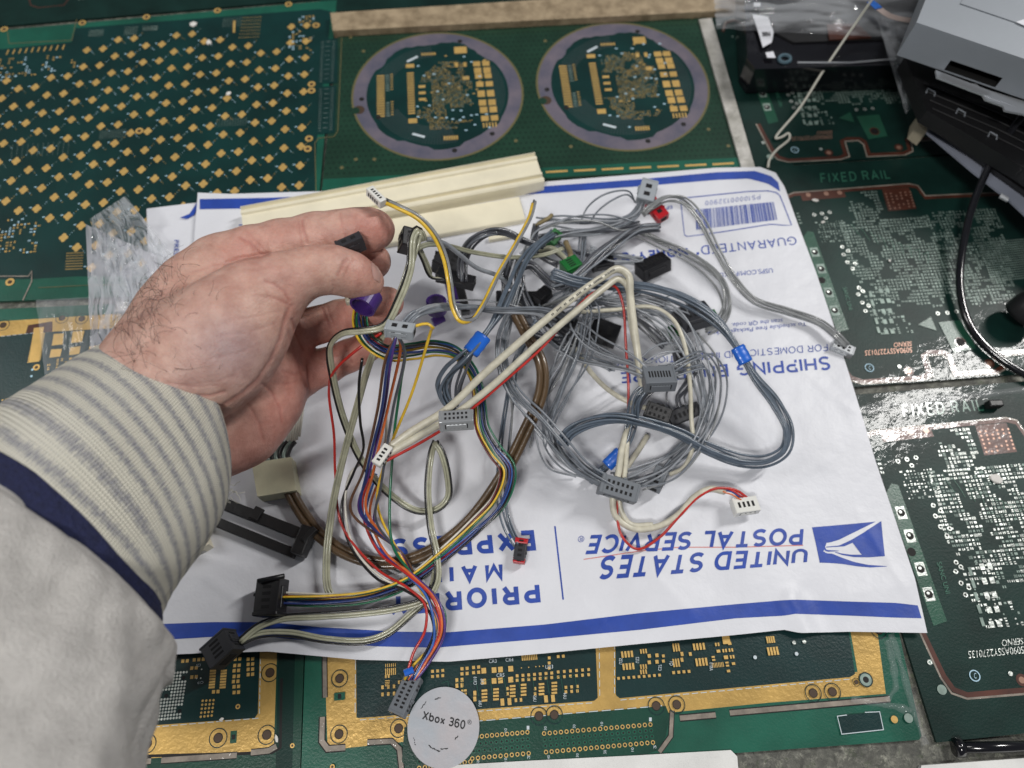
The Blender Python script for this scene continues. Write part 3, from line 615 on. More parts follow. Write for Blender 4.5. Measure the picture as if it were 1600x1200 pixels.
# hidden field under the envelope so the boards carry on
Q = Board([(506, 304), (1180, 268), (1290, 640), (1386, 925), (480, 978), (430, 980), (-150, 1005), (-150, 770), (502, 730)], M['gC'], [(600, 600), (1200, 580)], z=1.2, thick=.8)
Q.build('circuit_board', 'plain dark board glimpsed under the white envelope', group=BG)

# strips
M['wood'] = mat('worn_wood', (.40, .31, .20), .6, var=.5, vscale=110, bump=.8, bscale=160, col2=(.22, .165, .10))
M['metalstrip'] = mat('scuffed_alloy', (.36, .35, .31), .45, .3, .3, .1, .35, 70, .6, 160, col2=(.62, .60, .56))
mb = MB(); mb.prism([P(516, 20, 7), P(1180, -22, 7), P(1182, 14, 7), P(520, 48, 7)], .006, M['wood'])
tag(mb.build('wooden_strip'), 'worn tan wooden strip along the top of the round boards', 'wooden strip')
mb = MB(); mb.prism([P(1092, 30, 3.6), P(1112, 28, 3.6), P(1180, 262, 3.6), P(1160, 266, 3.6)], .003, M['metalstrip'])
tag(mb.build('metal_strip'), 'scratched pale metal strip between the round boards and the dark boards', 'metal strip')
# white board piece and black rod at the front edge
M['plaster'] = mat('white_chipped_paint', (.72, .72, .70), .8, var=.1, bump=1, bscale=250)
mb = MB(); mb.prism([P(u, v, 3) for u, v in ((700, 1196), (820, 1189), (1000, 1180), (1142, 1172), (1152, 1182), (1156, 1230), (700, 1250))], .0028, M['plaster'])
tag(mb.build('plaster_slab'), 'white chipped slab edge at the bottom beside the round sticker', 'slab')
mb = MB(); mb.prism([P(u, v, 2.5) for u, v in ((1440, 1196), (1640, 1182), (1640, 1260), (1420, 1260))], .0024, M['plaster'])
tag(mb.build('plaster_slab'), 'white slab corner at the bottom right under the black rod', 'slab')
M['blackgloss'] = mat('black_gloss', (.006, .006, .008), .18, 0, .6, .05)
mb = MB(); sweep(mb, [P(1498, 1168, 3.5), P(1560, 1167, 3.5), P(1640, 1165, 3.5)], .0024, M['blackgloss'], 12)
sweep(mb, [P(1492, 1168, 3.5), P(1502, 1168, 3.5)], .004, M['blackgloss'], 12)
tag(mb.build('black_rod', smooth=True), 'thin glossy black rod lying along the bench edge, lower right', 'rod')

# debris crumbs
M['crumb'] = mat('paper_crumb', (.72, .70, .66), .8)
def crumb(u, v, s, label, z=2.6):
    mb = MB(); bm = bmesh.new(); bmesh.ops.create_icosphere(bm, subdivisions=1, radius=1)
    c = P(u, v, z)
    sc = [random.uniform(.5, 1.3) for _ in range(3)]; ax = Matrix.Rotation(random.uniform(0, 3), 3, 'Z')
    mb.mesh([c+ax @ Vector((q.co.x*s*sc[0]*(1+random.uniform(-.3, .3)), q.co.y*s*sc[1], q.co.z*s*.4))*.001 for q in bm.verts], [[x.index for x in f.verts] for f in bm.faces], M['crumb']); bm.free()
    tag(mb.build('paper_crumb'), label, 'crumb')
crumb(302, 38, 2.6, 'white torn crumb near the top edge of the gold cross board'); crumb(326, 66, 3.2, 'larger beige torn scrap right of the white crumb on the gold cross board'); crumb(357, 146, 1.8, 'round white crumb in the middle of the gold cross board')
crumb(1274, 313, 2.2, 'white crumb beside the brown pads right of the barcode'); crumb(1286, 347, 1.6, 'small white fleck below the crumb right of the barcode'); crumb(1390, 407, 1.4, 'cream crumb among the pads on the dark board')
crumb(1556, 748, 3.6, 'long white paper scrap on the shiny lower right board'); crumb(432, 1154, 1.4, 'pale crumb at the corner of the gold frame, bottom left'); crumb(346, 1124, 1.4, 'beige crumb on the gold strip beside the dirt smear')
crumb(190, 480, 4.5, 'cream torn scrap under the plastic bag by the wrist', 4)
# ------------------------------------------------------------------ envelopes
M['tyvek'] = mat('envelope_white', (.70, .71, .755), .45, var=.05, vscale=22, bump=.5, bscale=95)
M['ink'] = mat('envelope_blue_print', (.018, .062, .36), .5, var=.14, vscale=70, bump=.2, bscale=260)
M['inkred'] = mat('envelope_red_rule', (.62, .18, .16), .5)
def seg(pl, n):
    pl = [Vector(p) for p in pl]; L = [0]
    for i in range(1, len(pl)): L.append(L[-1]+(pl[i]-pl[i-1]).length)
    out = []
    for k in range(n):
        t = L[-1]*k/(n-1); i = 1
        while i < len(L)-1 and L[i] < t: i += 1
        out.append(pl[i-1].lerp(pl[i], (t-L[i-1])/(L[i]-L[i-1])))
    return out
def zenv(u, v):
    z = 5.8+1.8*noise.noise(Vector((u*.0042, v*.0052, 1.2)))+.9*noise.noise(Vector((u*.012, v*.010, 7)))+.35*abs(noise.noise(Vector((u*.03+v*.01, v*.02, 2))))
    # creases
    def ridge(u1, v1, u2, v2, wd, h):
        dx, dy = u2-u1, v2-v1; L = math.hypot(dx, dy); t = ((u-u1)*dx+(v-v1)*dy)/L/L; tt = min(1, max(0, t))
        d = math.hypot(u-u1-tt*dx, v-v1-tt*dy); return h*math.exp(-(d/wd)**2)
    z += ridge(1236, 935, 1262, 992, 16, 2.2)-ridge(1262, 925, 1300, 988, 18, .9)+ridge(1330, 930, 1450, 900, 22, .8)
    z += ridge(420, 1015, 520, 985, 16, 1.6)+ridge(700, 1025, 760, 985, 18, .8)+ridge(880, 700, 1000, 900, 45, .8)+ridge(480, 760, 640, 900, 40, 1.0)
    z += ridge(1010, 560, 1180, 900, 40, .8)+ridge(640, 640, 900, 760, 32, 1.1)+ridge(1130, 560, 1230, 700, 28, .9)+ridge(700, 560, 760, 760, 26, 1.2)
    z += ridge(870, 1010, 1010, 960, 20, .7)+ridge(420, 640, 480, 720, 20, 1.8)
    for q in ((905, 640, 1010, 700), (1120, 610, 1180, 660), (470, 880, 560, 930), (1020, 900, 1080, 960), (1180, 780, 1290, 720), (540, 780, 640, 830), (700, 900, 760, 960), (1230, 560, 1330, 640), (1340, 800, 1420, 930), (320, 900, 400, 960), (900, 930, 960, 1000)):
        z += ridge(*q, 6.5, .42)
    return max(z, 3.0)
top = seg([(309, 301), (360, 303), (560, 297), (700, 290), (850, 284), (1000, 272), (1120, 262), (1188, 261), (1212, 270)], 180)
bot = seg([(200, 1021), (240, 1024), (330, 1020), (420, 1018), (560, 1031), (700, 1034), (850, 1021), (1000, 1006), (1150, 992), (1225, 984), (1250, 989), (1330, 987), (1449, 989)], 180)
lef = seg([(309, 301), (300, 420), (240, 700), (200, 1021)], 120)
rig = seg([(1212, 270), (1226, 292), (1243, 340), (1275, 425), (1300, 500), (1338, 620), (1368, 720), (1400, 815), (1430, 905), (1449, 989)], 120)
mb = MB(); nu, nv = 180, 120; vs = []
for j in range(nv):
    t = j/(nv-1)
    for i in range(nu):
        s_ = i/(nu-1)
        q = top[i]*(1-t)+bot[i]*t+lef[j]*(1-s_)+rig[j]*s_-(top[0]*(1-s_)*(1-t)+top[-1]*s_*(1-t)+bot[0]*(1-s_)*t+bot[-1]*s_*t)
        vs.append(P(q.x, q.y, zenv(q.x, q.y)))
mb.mesh(vs, [(j*nu+i, (j+1)*nu+i, (j+1)*nu+i+1, j*nu+i+1) for j in range(nv-1) for i in range(nu-1)], M['tyvek'])
def epr(p, dz=.16): return P(p.x, p.y, zenv(p.x, p.y)+dz)
def etext(st, bl, br, tr, tl, m=None, bold=0., cuts=24, space=1.):
    put_text(mb, st, [Vector(p) for p in (bl, br, tr, tl)], epr, m or M['ink'], bold, cuts, space)
def est(st, bl, br, tr, tl, t, **kw): stroke_text(mb, st, [Vector(p) for p in (bl, br, tr, tl)], lambda p, k: epr(p, .17+.012*(k % 4)), M['ink'], t, **kw)
def eband(up_, dn, n, m, dz=.14, rows=3):
    a, b = seg(up_, n), seg(dn, n)
    vs = [epr(a[i].lerp(b[i], r/rows), dz) for r in range(rows+1) for i in range(n)]
    mb.mesh(vs, [(r*n+i, (r+1)*n+i, (r+1)*n+i+1, r*n+i+1) for r in range(rows) for i in range(n-1)], m)
def eline(px, wpx, m, dz=.15):
    p = [Vector(q) for q in px]; A_ = []; B_ = []
    for i in range(len(p)):
        d = (p[min(i+1, len(p)-1)]-p[max(0, i-1)]).normalized(); n = Vector((-d.y, d.x))*wpx/2; A_.append(p[i]+n); B_.append(p[i]-n)
    eband(A_, B_, max(8, int(sum((p[i+1]-p[i]).length for i in range(len(p)-1))/7)), m, dz, 1)
eband([(312, 311), (420, 309), (560, 303), (700, 297), (850, 291), (1000, 280), (1120, 269), (1180, 267), (1205, 275), (1216, 285)],
      [(312, 327), (420, 325), (560, 318), (700, 312), (850, 302), (1000, 291), (1120, 281), (1170, 279), (1200, 287), (1219, 299)], 130, M['ink'])
eband([(210, 977), (250, 975), (330, 972), (420, 972), (500, 980), (620, 987), (700, 988), (850, 976), (1000, 958), (1150, 944), (1222, 938), (1243, 937), (1330, 940), (1400, 942), (1434, 946)],
      [(208, 1000), (250, 1000), (330, 995), (420, 995), (500, 1003), (590, 1010), (680, 1012), (850, 998), (1000, 984), (1150, 966), (1225, 962), (1243, 959), (1330, 962), (1400, 965), (1440, 966)], 170, M['ink'])
est('UNITED STATES', (1263, 857), (942, 868), (937, 906), (1265, 880), .19, slant=.14, gap=.13)
est('POSTAL SERVICE', (1256, 824), (921, 836), (916, 866), (1258, 851), .19, slant=.14, gap=.13)
etext('®', (913, 837), (903, 838), (903, 847), (913, 846), cuts=4)
eline([(1255, 852), (1150, 855), (1060, 855), (1000, 861), (912, 874)], 1.3, M['inkred'])
eline([(867, 822), (880, 937)], 2.4, M['ink'])
est('PRIORITY', (842, 910), (608, 929), (609, 963), (845, 941), .23, gap=.26)
est('MAIL', (785, 879), (670, 885), (671, 914), (786, 905), .22, gap=.42)
est('EXPRESS', (834, 828), (611, 842), (613, 874), (838, 860), .23, gap=.24)
est('FOR DOMESTIC AND INTERNATIONAL USE', (1293, 537), (959, 562), (959, 572), (1294, 548), .11)
est('SHIPPING ENVELOPE', (1296, 556), (968, 582), (970, 599), (1299, 578), .165)
etext('To schedule free Package Pickup,', (1260, 503), (1104, 519), (1104, 525), (1260, 509), cuts=20)
etext('scan the QR code.', (1223, 498), (1143, 505), (1143, 511), (1223, 504), cuts=12)
etext('USPS.COM/PICKUP', (1207, 419), (1118, 427), (1118, 434), (1208, 426), cuts=14)
est('GUARANTEED*', (1243, 369), (1086, 385), (1088, 399), (1246, 382), .12)
est('MONEY-BACK', (1074, 386), (920, 399), (922, 412), (1076, 400), .22)
est('PS10000132900', (1188, 304), (1102, 314), (1102, 321), (1188, 311), .10, gap=.3)
etext('EP13', (1050, 321), (1030, 324), (1031, 329), (1051, 326), cuts=4)
est('ONE', (410, 349), (372, 351), (373, 362), (411, 360), .14)
eline([(1063, 310), (1130, 303), (1170, 299), (1200, 298), (1214, 301), (1219, 306), (1237, 352), (1225, 352), (1205, 350), (1130, 362), (1070, 370), (1063, 310)], 1.5, M['ink'])
x = 0.; rb = random.Random(5)
while x < .985:
    wd = rb.choice([.006, .006, .010, .015, .02]); tl, tr, br, bl = [Vector(p) for p in ((1087, 327.5), (1211, 315), (1217, 343), (1088, 359))]
    a, b = x, min(1, x+wd)
    ps = [tl.lerp(tr, a), tl.lerp(tr, b), bl.lerp(br, b), bl.lerp(br, a)]
    eband([ps[0], ps[3]], [ps[1], ps[2]], 4, M['ink'], .15, 1)
    x += wd+rb.choice([.005, .006, .009, .014])
def lz(p): return Vector((1250+p[0]/10.67, 800+p[1]/10.67))
def lband(u_, d_, n=14): eband([lz(p) for p in u_], [lz(p) for p in d_], n, M['ink'], .17, 4)
lband([(200, 255), (1260, 160)], [(245, 440), (950, 318), ], 14) if False else None
# upper field between the left edge and the white wing
lband([(200, 255), (550, 226), (900, 195), (1262, 160)], [(262, 512), (450, 520), (640, 468), (1240, 172)])
lband([(262, 512), (440, 521)], [(330, 845), (392, 655)], 8)
lband([(262, 512), (440, 521), (392, 560)], [(330, 845), (480, 846), (470, 693)], 8) if False else None
lband([(392, 655), (440, 688), (540, 695), (700, 762), (900, 832), (1130, 880), (1445, 902)], [(330, 845), (480, 848), (700, 866), (850, 888), (950, 905), (1180, 925), (1446, 908)], 30)
# right field between the wing and the lower white band
lband([(1355, 150), (1100, 315), (875, 508)], [(1382, 430), (1180, 560), (960, 622)], 14)
lband([(1382, 430), (1180, 560), (960, 622)], [(1415, 735), (1200, 752), (1028, 712)], 14)
lband([(1100, 320), (850, 468), (650, 560), (440, 578)], [(905, 505), (860, 520), (740, 572), (440, 590)], 20)
lband([(1415, 735), (1150, 755), (900, 752), (700, 715), (580, 670)], [(1200, 722), (1028, 712), (850, 712), (700, 692), (590, 664)], 20)
lband([(405, 572), (422, 590), (440, 632), (650, 645)], [(405, 625), (425, 650), (470, 662), (640, 652)], 14)
env = tag(mb.build('mailing_envelope', smooth=True), 'large white mailing envelope with upside-down blue postal print lying under the cables', 'envelope')
# a second, lower envelope peeping out at the upper left
mb = MB(); n = 30; vs = []
for j in range(n):
    for i in range(n):
        q = Vector((229, 326)).lerp(Vector((345, 312)), i/(n-1)).lerp(Vector((236, 560)).lerp(Vector((350, 560)), i/(n-1)), j/(n-1))
        vs.append(P(q.x, q.y, 3.0+.5*noise.noise(Vector((q.x*.02, q.y*.02, 4)))))
mb.mesh(vs, [(j*n+i, (j+1)*n+i, (j+1)*n+i+1, j*n+i+1) for j in range(n-1) for i in range(n-1)], M['tyvek'])
_z2 = lambda p, d=.5: P(p.x, p.y, 3.7)
put_text(mb, 'PRESS', [Vector(p) for p in ((272, 375), (272, 404), (279, 404), (279, 375))], _z2, M['ink'], 0, 4)
mb.poly([P(u, v, 3.75) for u, v in ((311, 310), (311, 322), (303, 336), (292, 342), (281, 340), (296, 334), (304, 322))], M['ink'])
tag(mb.build('mailing_envelope', smooth=True), 'second white envelope peeping out beneath the first, behind the wrist', 'envelope')

# ------------------------------------------------------------------ cream ribbed connector bar
M['cream'] = mat('cream_plastic', (.80, .745, .575), .4, var=.07, vscale=45, bump=.2, bscale=200)
M['creamd'] = mat('cream_recess', (.62, .54, .36), .5)
def profbar(mb, p1, p2, prof, m, side=None):
    a = (p2-p1).normalized(); b = Vector((0, 0, 1)).cross(a).normalized(); n = Vector((0, 0, 1))
    k = len(prof); A_ = [p1+b*y*.001+n*z*.001 for y, z in prof]; B_ = [p2+b*y*.001+n*z*.001 for y, z in prof]
    mb.mesh(A_+B_, [(i, (i+1) % k, (i+1) % k+k, i+k) for i in range(k)]+[tuple(range(k-1, -1, -1)), tuple(range(k, 2*k))], m)
root = thing('ribbed_connector_bar', 'long cream plastic bar with grooves lying across the envelope behind the fingers', 'connector bar', P(620, 330, 8))
mb = MB()
profbar(mb, P(386, 362, 6), P(842, 276, 6), [(-12, 0), (12, 0), (12, 9), (10.8, 9.8), (10.0, 7.4), (9.0, 7.4), (8.2, 9.8), (6.2, 9.8), (5.6, 8.4), (-4.6, 8.4), (-5.2, 10.2), (-6.6, 10.2), (-7.2, 7.4), (-8.6, 7.4), (-9.2, 10.2), (-11.2, 10.2), (-12, 9.4)], M['cream'])
mb.build('rail', root)
mb = MB()
profbar(mb, P(398, 404, 5), P(815, 331, 5), [(-9.5, 0), (7.6, 0), (7.6, 5), (-9, 5), (-9.5, 4.4)], M['cream'])
mb.build('lower_step', root)
mb = MB(); profbar(mb, P(760, 362, 5), P(800, 355, 5), [(-9, 0), (-6.2, 0), (-6.2, 4), (-9, 4)], M['cream']); mb.build('end_lug', root)

# ------------------------------------------------------------------ clear films
def film(name, label, px, zf, seed, amp, alpha=.16, col=(.75, .78, .82), nn=46, rough=.12):
    key = 'film'+str(alpha)+str(rough)
    if key not in M:
        M[key] = mat('clear_plastic_film', col, rough*.5, 0, 1., .03, alpha=alpha, bump=.5, bscale=28, spec=1.)
        nt_ = M[key].node_tree; lw = nt_.nodes.new('ShaderNodeLayerWeight'); lw.inputs[0].default_value = .45; mr = nt_.nodes.new('ShaderNodeMapRange'); mr.inputs[3].default_value = alpha*.5; mr.inputs[4].default_value = min(.85, alpha*2.2); mr.inputs[1].default_value = .05; mr.inputs[2].default_value = .7
        nt_.links.new(lw.outputs['Facing'], mr.inputs[0]); nt_.links.new(mr.outputs[0], nt_.nodes['Principled BSDF'].inputs['Alpha'])
    a, b, c, d = [Vector(p) for p in px]; mb = MB(); vs = []
    for j in range(nn):
        for i in range(nn):
            s_, t = i/(nn-1), j/(nn-1); q = a.lerp(b, s_).lerp(d.lerp(c, s_), t)
            e = .012*(b-a).length
            q = q+Vector((e*noise.noise(Vector((t*9, seed, 1))), e*noise.noise(Vector((s_*9, seed, 5)))))
            h = noise.noise(Vector((s_*3+seed, t*3, 0)))+.6*abs(noise.noise(Vector((s_*7+seed, t*6, 2))))+.12*abs(noise.noise(Vector((s_*15+seed, t*12, 9))))
            vs.append(P(q.x, q.y, max(2.6, zf(s_, t)+amp*1.3*h)))
    mb.mesh(vs, [(j*nn+i, (j+1)*nn+i, (j+1)*nn+i+1, j*nn+i+1) for j in range(nn-1) for i in range(nn-1)], M[key])
    return tag(mb.build(name, smooth=True), label, 'plastic bag')
film('plastic_bag', 'crumpled clear plastic bag standing up behind the wrist', [(140, 342), (196, 306), (296, 432), (190, 500)], lambda s, t: 17-7*t, 3, 11, .3, nn=70)
film('plastic_bag', 'hanging grey-clear fold of bag between the flat film and the wrist', [(134, 350), (246, 400), (240, 560), (144, 612)], lambda s, t: 13+2*s, 8, 9, .42, (.72, .72, .78), nn=70)
film('plastic_film', 'flat piece of clear film over the gold edged board left of the cuff', [(56, 469), (142, 464), (152, 640), (76, 640)], lambda s, t: 5.5, 12, 1.4, .14)

# ------------------------------------------------------------------ round sticker
M['sticker'] = mat('silver_sticker', (.60, .64, .69), .2, .3, .9, .05, .1, 60, .5, 60, col2=(.68, .65, .67))
M['stickerink'] = mat('sticker_black_ink', (.01, .01, .012), .45)
M['clear'] = mat('sticker_mark', (.30, .28, .22), .3)
mb = MB(); c = P(693, 1136, 3.0); R_ = .5*(P(747, 1134, 2.6)-P(637, 1137, 2.6)).length; n = 64; 
ex = (P(747, 1134, 2.6)-P(637, 1137, 2.6)).normalized(); ey = Vector((-ex.y, ex.x, 0))
Rv = R_*1.02
def sp(x, y, dz=0): return c+ex*x*Rv+ey*y*Rv*1.03+Vector((0, 0, .0006*(x*x*.5+y*y*.3)*1.6+dz))
rings = 8; vs = [sp(0, 0)]+[sp(r/rings*math.cos(2*math.pi*i/n), r/rings*math.sin(2*math.pi*i/n)) for r in range(1, rings+1) for i in range(n)]
fs = [(0, 1+i, 1+(i+1) % n) for i in range(n)]+[(1+(r-1)*n+i, 1+r*n+i, 1+r*n+(i+1) % n, 1+(r-1)*n+(i+1) % n) for r in range(1, rings) for i in range(n)]
mb.mesh(vs, fs, M['sticker'])
def stext(st, bl, br, tr, tl, bold=0.): put_text(mb, st, [Vector(p) for p in (bl, br, tr, tl)], lambda p: sp(p.x, p.y, .0001), M['stickerink'], bold, 10)
def z5(x, y): return ((x-615)/462, -(y-650)/515)        # from the enlarged view of the sticker to its own disc
stroke_text(mb, 'Xbox 360', [Vector(p) for p in (z5(335, 548), z5(885, 690), z5(905, 575), z5(355, 433))], lambda p, k: sp(p.x, p.y, .0001+.00001*(k % 4)), M['stickerink'], .17, gap=.10)
stext('®', z5(925, 625), z5(980, 625), z5(975, 570), z5(920, 570))
rs = random.Random(3)
for a0, a1, rr_, k in ((98, 110, .74, 4), (128, 146, .80, 5), (228, 262, .58, 9), (262, 285, .52, 6), (318, 332, .45, 4), (196, 210, .86, 4)):
    for q in range(k):
        a = math.radians(a0+(a1-a0)*(q+.3)/k); rr2 = rr_+rs.uniform(-.015, .015); w_ = rs.uniform(.022, .045); t = a+math.pi/2+rs.uniform(-.4, .4)
        cx, cy = rr2*math.cos(a), rr2*math.sin(a); dx, dy = w_*math.cos(t), w_*math.sin(t)
        mb.poly([sp(cx-dx, cy-dy, .0001), sp(cx+dy*.4, cy-dx*.4, .0001), sp(cx+dx, cy+dy, .0001), sp(cx-dy*.4, cy+dx*.4, .0001)], M['stickerink'])
tag(mb.build('round_sticker', smooth=True), 'round silver hologram seal sticker overlapping the gold frame', 'sticker')

# ------------------------------------------------------------------ devices upper right
M['drivegrey'] = mat('drive_grey_metal', (.29, .315, .345), .48, .25, var=.05, vscale=15, bump=.06, bscale=900)
M['alu'] = mat('bare_aluminium', (.55, .57, .60), .35, .6)
M['blackp'] = mat('black_plastic', (.010, .010, .011), .42, bump=.15, bscale=300)
M['blackd'] = mat('black_cavity', (.002, .002, .002), .8)
M['greysheet'] = mat('pale_grey_sheet', (.25, .27, .33), .5, .1, var=.15, vscale=30)
def vert_drop(u, v, z, vt):          # how far below (u,v,z) must a vertical edge reach to show at row vt
    p = P(u, v, z); lo, hi = 0., .08
    for _ in range(30):
        m_ = (lo+hi)/2
        if proj(p-Vector((0, 0, m_)))[1] < vt: lo = m_
        else: hi = m_
    return lo
ZD = 88.
a = P(1432, 35, ZD); b = P(1604, 93, ZD); d0 = P(1505, 0, ZD)
ax_ = (b-a).normalized(); ay_ = Vector((-ax_.y, ax_.x, 0))
if ay_.dot(d0-a) < 0: ay_ = -ay_
Hd = vert_drop(1432, 35, ZD, 86)
ndn = Vector((0, 0, -1))
root = thing('optical_drive', 'grey metal disc drive on top of the pile at the upper right', 'disc drive', a+ndn*Hd)
mb = MB(); L_, W_ = .175, .15
def fp(x, h): return a+ax_*x+ndn*h        # front face coordinates
# slot from pixels on the front face
def on_front(u, v):
    dr = ROT @ Vector(((u-CU)/F, -(v-CV)/F, -1)); o = Vector((0, 0, CAMZ)); t = (a-o).dot(ay_)/dr.dot(ay_); p = o+dr*t
    return (p-a).dot(ax_), (a-p).z
s1 = on_front(1483, 92); s2 = on_front(1563, 122); s3 = on_front(1558, 137); s4 = on_front(1477, 112)
x0, x1, h0, h1 = (s1[0]+s4[0])/2, (s2[0]+s3[0])/2, (s1[1]+s2[1])/2, min(Hd-.001, (s4[1]+s3[1])/2)
vs = [fp(0, 0), fp(L_, 0), fp(L_, Hd), fp(0, Hd), fp(x0, h0), fp(x1, h0), fp(x1, h1), fp(x0, h1)]
mb.mesh(vs, [(0, 1, 5, 4), (1, 2, 6, 5), (2, 3, 7, 6), (3, 0, 4, 7)], M['drivegrey'])
mb.mesh([fp(x0, h0), fp(x1, h0), fp(x1, h1), fp(x0, h1)]+[q+ay_*.012 for q in (fp(x0, h0), fp(x1, h0), fp(x1, h1), fp(x0, h1))], [(0, 1, 5, 4), (1, 2, 6, 5), (2, 3, 7, 6), (3, 0, 4, 7), (4, 5, 6, 7)], M['blackd'])
bk = ay_*W_
mb.mesh([fp(0, 0), fp(L_, 0), fp(L_, 0)+bk, fp(0, 0)+bk, fp(0, Hd), fp(L_, Hd), fp(L_, Hd)+bk, fp(0, Hd)+bk], [(0, 1, 2, 3), (0, 3, 7, 4), (1, 5, 6, 2), (4, 7, 6, 5), (2, 6, 7, 3)], M['drivegrey'])
mb.build('casing', root)
mb = MB()
q = [a+ax_*x+ay_*y+Vector((0, 0, .0006)) for x, y in ((.018, .026), (.15, .024), (.15, .12), (.03, .12))]
mb.prism(q, .0005, M['drivegrey']); mb.build('raised_panel', root)
mb = MB(); mb.prism([P(1588, 34, ZD+1), P(1660, 10, ZD+1), P(1680, 40, ZD+1), P(1606, 42, ZD+1)], .0003, M['tyvek']); mb.build('paper_label', root)
mb = MB(); mb.prism([fp(x0-.004, h1+.001)-ay_*.001, fp(x1+.03, h1+.003)-ay_*.001, fp(x1+.03, h1+.003)-ay_*.006, fp(x0-.002, h1+.001)-ay_*.006], .0012, M['alu']); mb.build('tray_lip', root)
mb = MB(); zb = (a.z-Hd)*1000-1.5
mb.prism([P(u, v, zb) for u, v in ((1503, 128), (1526, 131), (1534, 138), (1546, 141), (1600, 158), (1640, 172), (1640, 195), (1600, 178), (1584, 175), (1570, 172), (1568, 165), (1540, 155), (1534, 145), (1520, 142), (1502, 134))], .0012, M['alu'])
mb.prism([P(u, v, zb+.2) for u, v in ((1509, 133), (1518, 135), (1517, 138), (1509, 136))], .0008, M['blackd'])
mb.build('mounting_bracket', root)
# black device below it
root = thing('black_device', 'black plastic device with small clips under the grey disc drive', 'electronic device', P(1500, 200, 30))
za = 44.
mb = MB(); mb.prism([P(u, v, za) for u, v in ((1414, 88), (1450, 92), (1640, 160), (1700, 180), (1700, 330), (1600, 262), (1448, 172))], .010, M['blackp']); mb.build('upper_shell', root)
mb = MB(); mb.prism([P(u, v, za-12) for u, v in ((1420, 130), (1500, 140), (1700, 220), (1700, 370), (1600, 298), (1444, 186))], .003, M['blackp']); mb.build('lower_shell', root)
for u, v in ((1500, 173), (1550, 209), (1453, 141)):
    mb = MB(); sweep(mb, [P(u-6, v+4, za+1), P(u-3, v-3, za+1.2), P(u+8, v+3, za+1.2), P(u+7, v+9, za+1)], .0005, M['drivegrey'], 6); mb.build('clip', root)
for k in range(4):
    mb = MB(); sweep(mb, [P(1445+k*4, 130+k*13, za+.4), P(1560, 176+k*13, za+.4), P(1660, 226+k*13, za+.4)], .0005, M['blackp'], 6); mb.build('ridge', root)
mb = MB(); mb.prism([P(u, v, 22) for u, v in ((1437, 176), (1457, 190), (1448, 206), (1433, 195))], .012, mat('beige_block', (.38, .34, .25), .6)); mb.build('beige_block', root)
root = thing('grey_panel', 'pale grey metal panel leaning out below the black device', 'metal panel', P(1540, 270, 10))
mb = MB(); mb.prism([P(u, v, 28) for u, v in ((1456, 186), (1520, 222), (1700, 345), (1720, 420), (1640, 372), (1574, 310), (1520, 268), (1448, 207))], .0012, M['greysheet']); mb.build('sheet', root)
mb = MB(); mb.prism([P(u, v, 29.5) for u, v in ((1565, 302), (1577, 309), (1575, 314), (1562, 307))], .0012, M['alu']); mb.build('tab', root)
# black hard drive in the bag
root = thing('black_drive', 'glossy black drive in clear wrapping at the top, beside the pale strip', 'drive', P(1290, 80, 10))
zk = 24.
mb = MB(); mb.prism([P(u, v, zk) for u, v in ((1160, -40), (1480, -60), (1455, 92), (1425, 101), (1180, 108), (1168, 90))], .020, M['blackgloss']); mb.build('case', root)
mb = MB(); mb.prism([P(u, v, zk+1.2) for u, v in ((1176, -30), (1460, -50), (1420, 60), (1240, 66), (1190, 40))], .0012, M['blackp']); mb.build('lid', root)
mb = MB(); sweep(mb, [P(1246, 98, zk+.6), P(1330, 98, zk+.6), P(1400, 92, zk+.6)], .0006, M['alu'], 6); mb.build('bright_edge', root)
mb = MB(); sweep(mb, [P(1226+9*math.cos(t), 92+6*math.sin(t), zk+.8) for t in np.linspace(0, 6.28, 18)], .0012, mat('blue_grey_rubber', (.06, .11, .14), .5), 6); mb.build('screw_ring', root)
mb = MB(); mb.prism([P(u, v, zk+2.6) for u, v in ((1176, 22), (1200, 26), (1209, 50), (1206, 66), (1192, 74), (1188, 60))], .0003, M['tyvek'])
mb.prism([P(u, v, zk+2.7) for u, v in ((1196, 82), (1208, 80), (1212, 90), (1199, 90))], .0003, M['tyvek']); mb.prism([P(u, v, zk+2.7) for u, v in ((1178, 4), (1188, 4), (1188, 10), (1178, 10))], .0003, M['tyvek'])
mb.build('paper_label', root)
mb = MB(); put_text(mb, 'BEN', [P(u, v, zk+3.0) for u, v in ((1192, 56), (1204, 56), (1203, 50), (1191, 50))], lambda p: p, M['stickerink'], .03); mb.build('label_letters', root)
mb = MB(); mb.prism([P(u, v, zk+2.2) for u, v in ((1292, 38), (1340, 36), (1362, 58), (1296, 62))], .001, M['copper']); mb.build('brown_patch', root)
film('plastic_bag', 'shiny clear bag wrapped over the black drive at the top edge', [(1112, -30), (1520, -60), (1450, 60), (1120, 46)], lambda s, t: 34-3*t, 21, 6, .2)
film('plastic_bag', 'pointed crumpled tail of clear bag hanging beside the grey disc drive', [(1368, 22), (1436, 60), (1444, 150), (1415, 178)], lambda s, t: 42-20*t, 27, 7, .2, nn=40)
mb = MB(); 
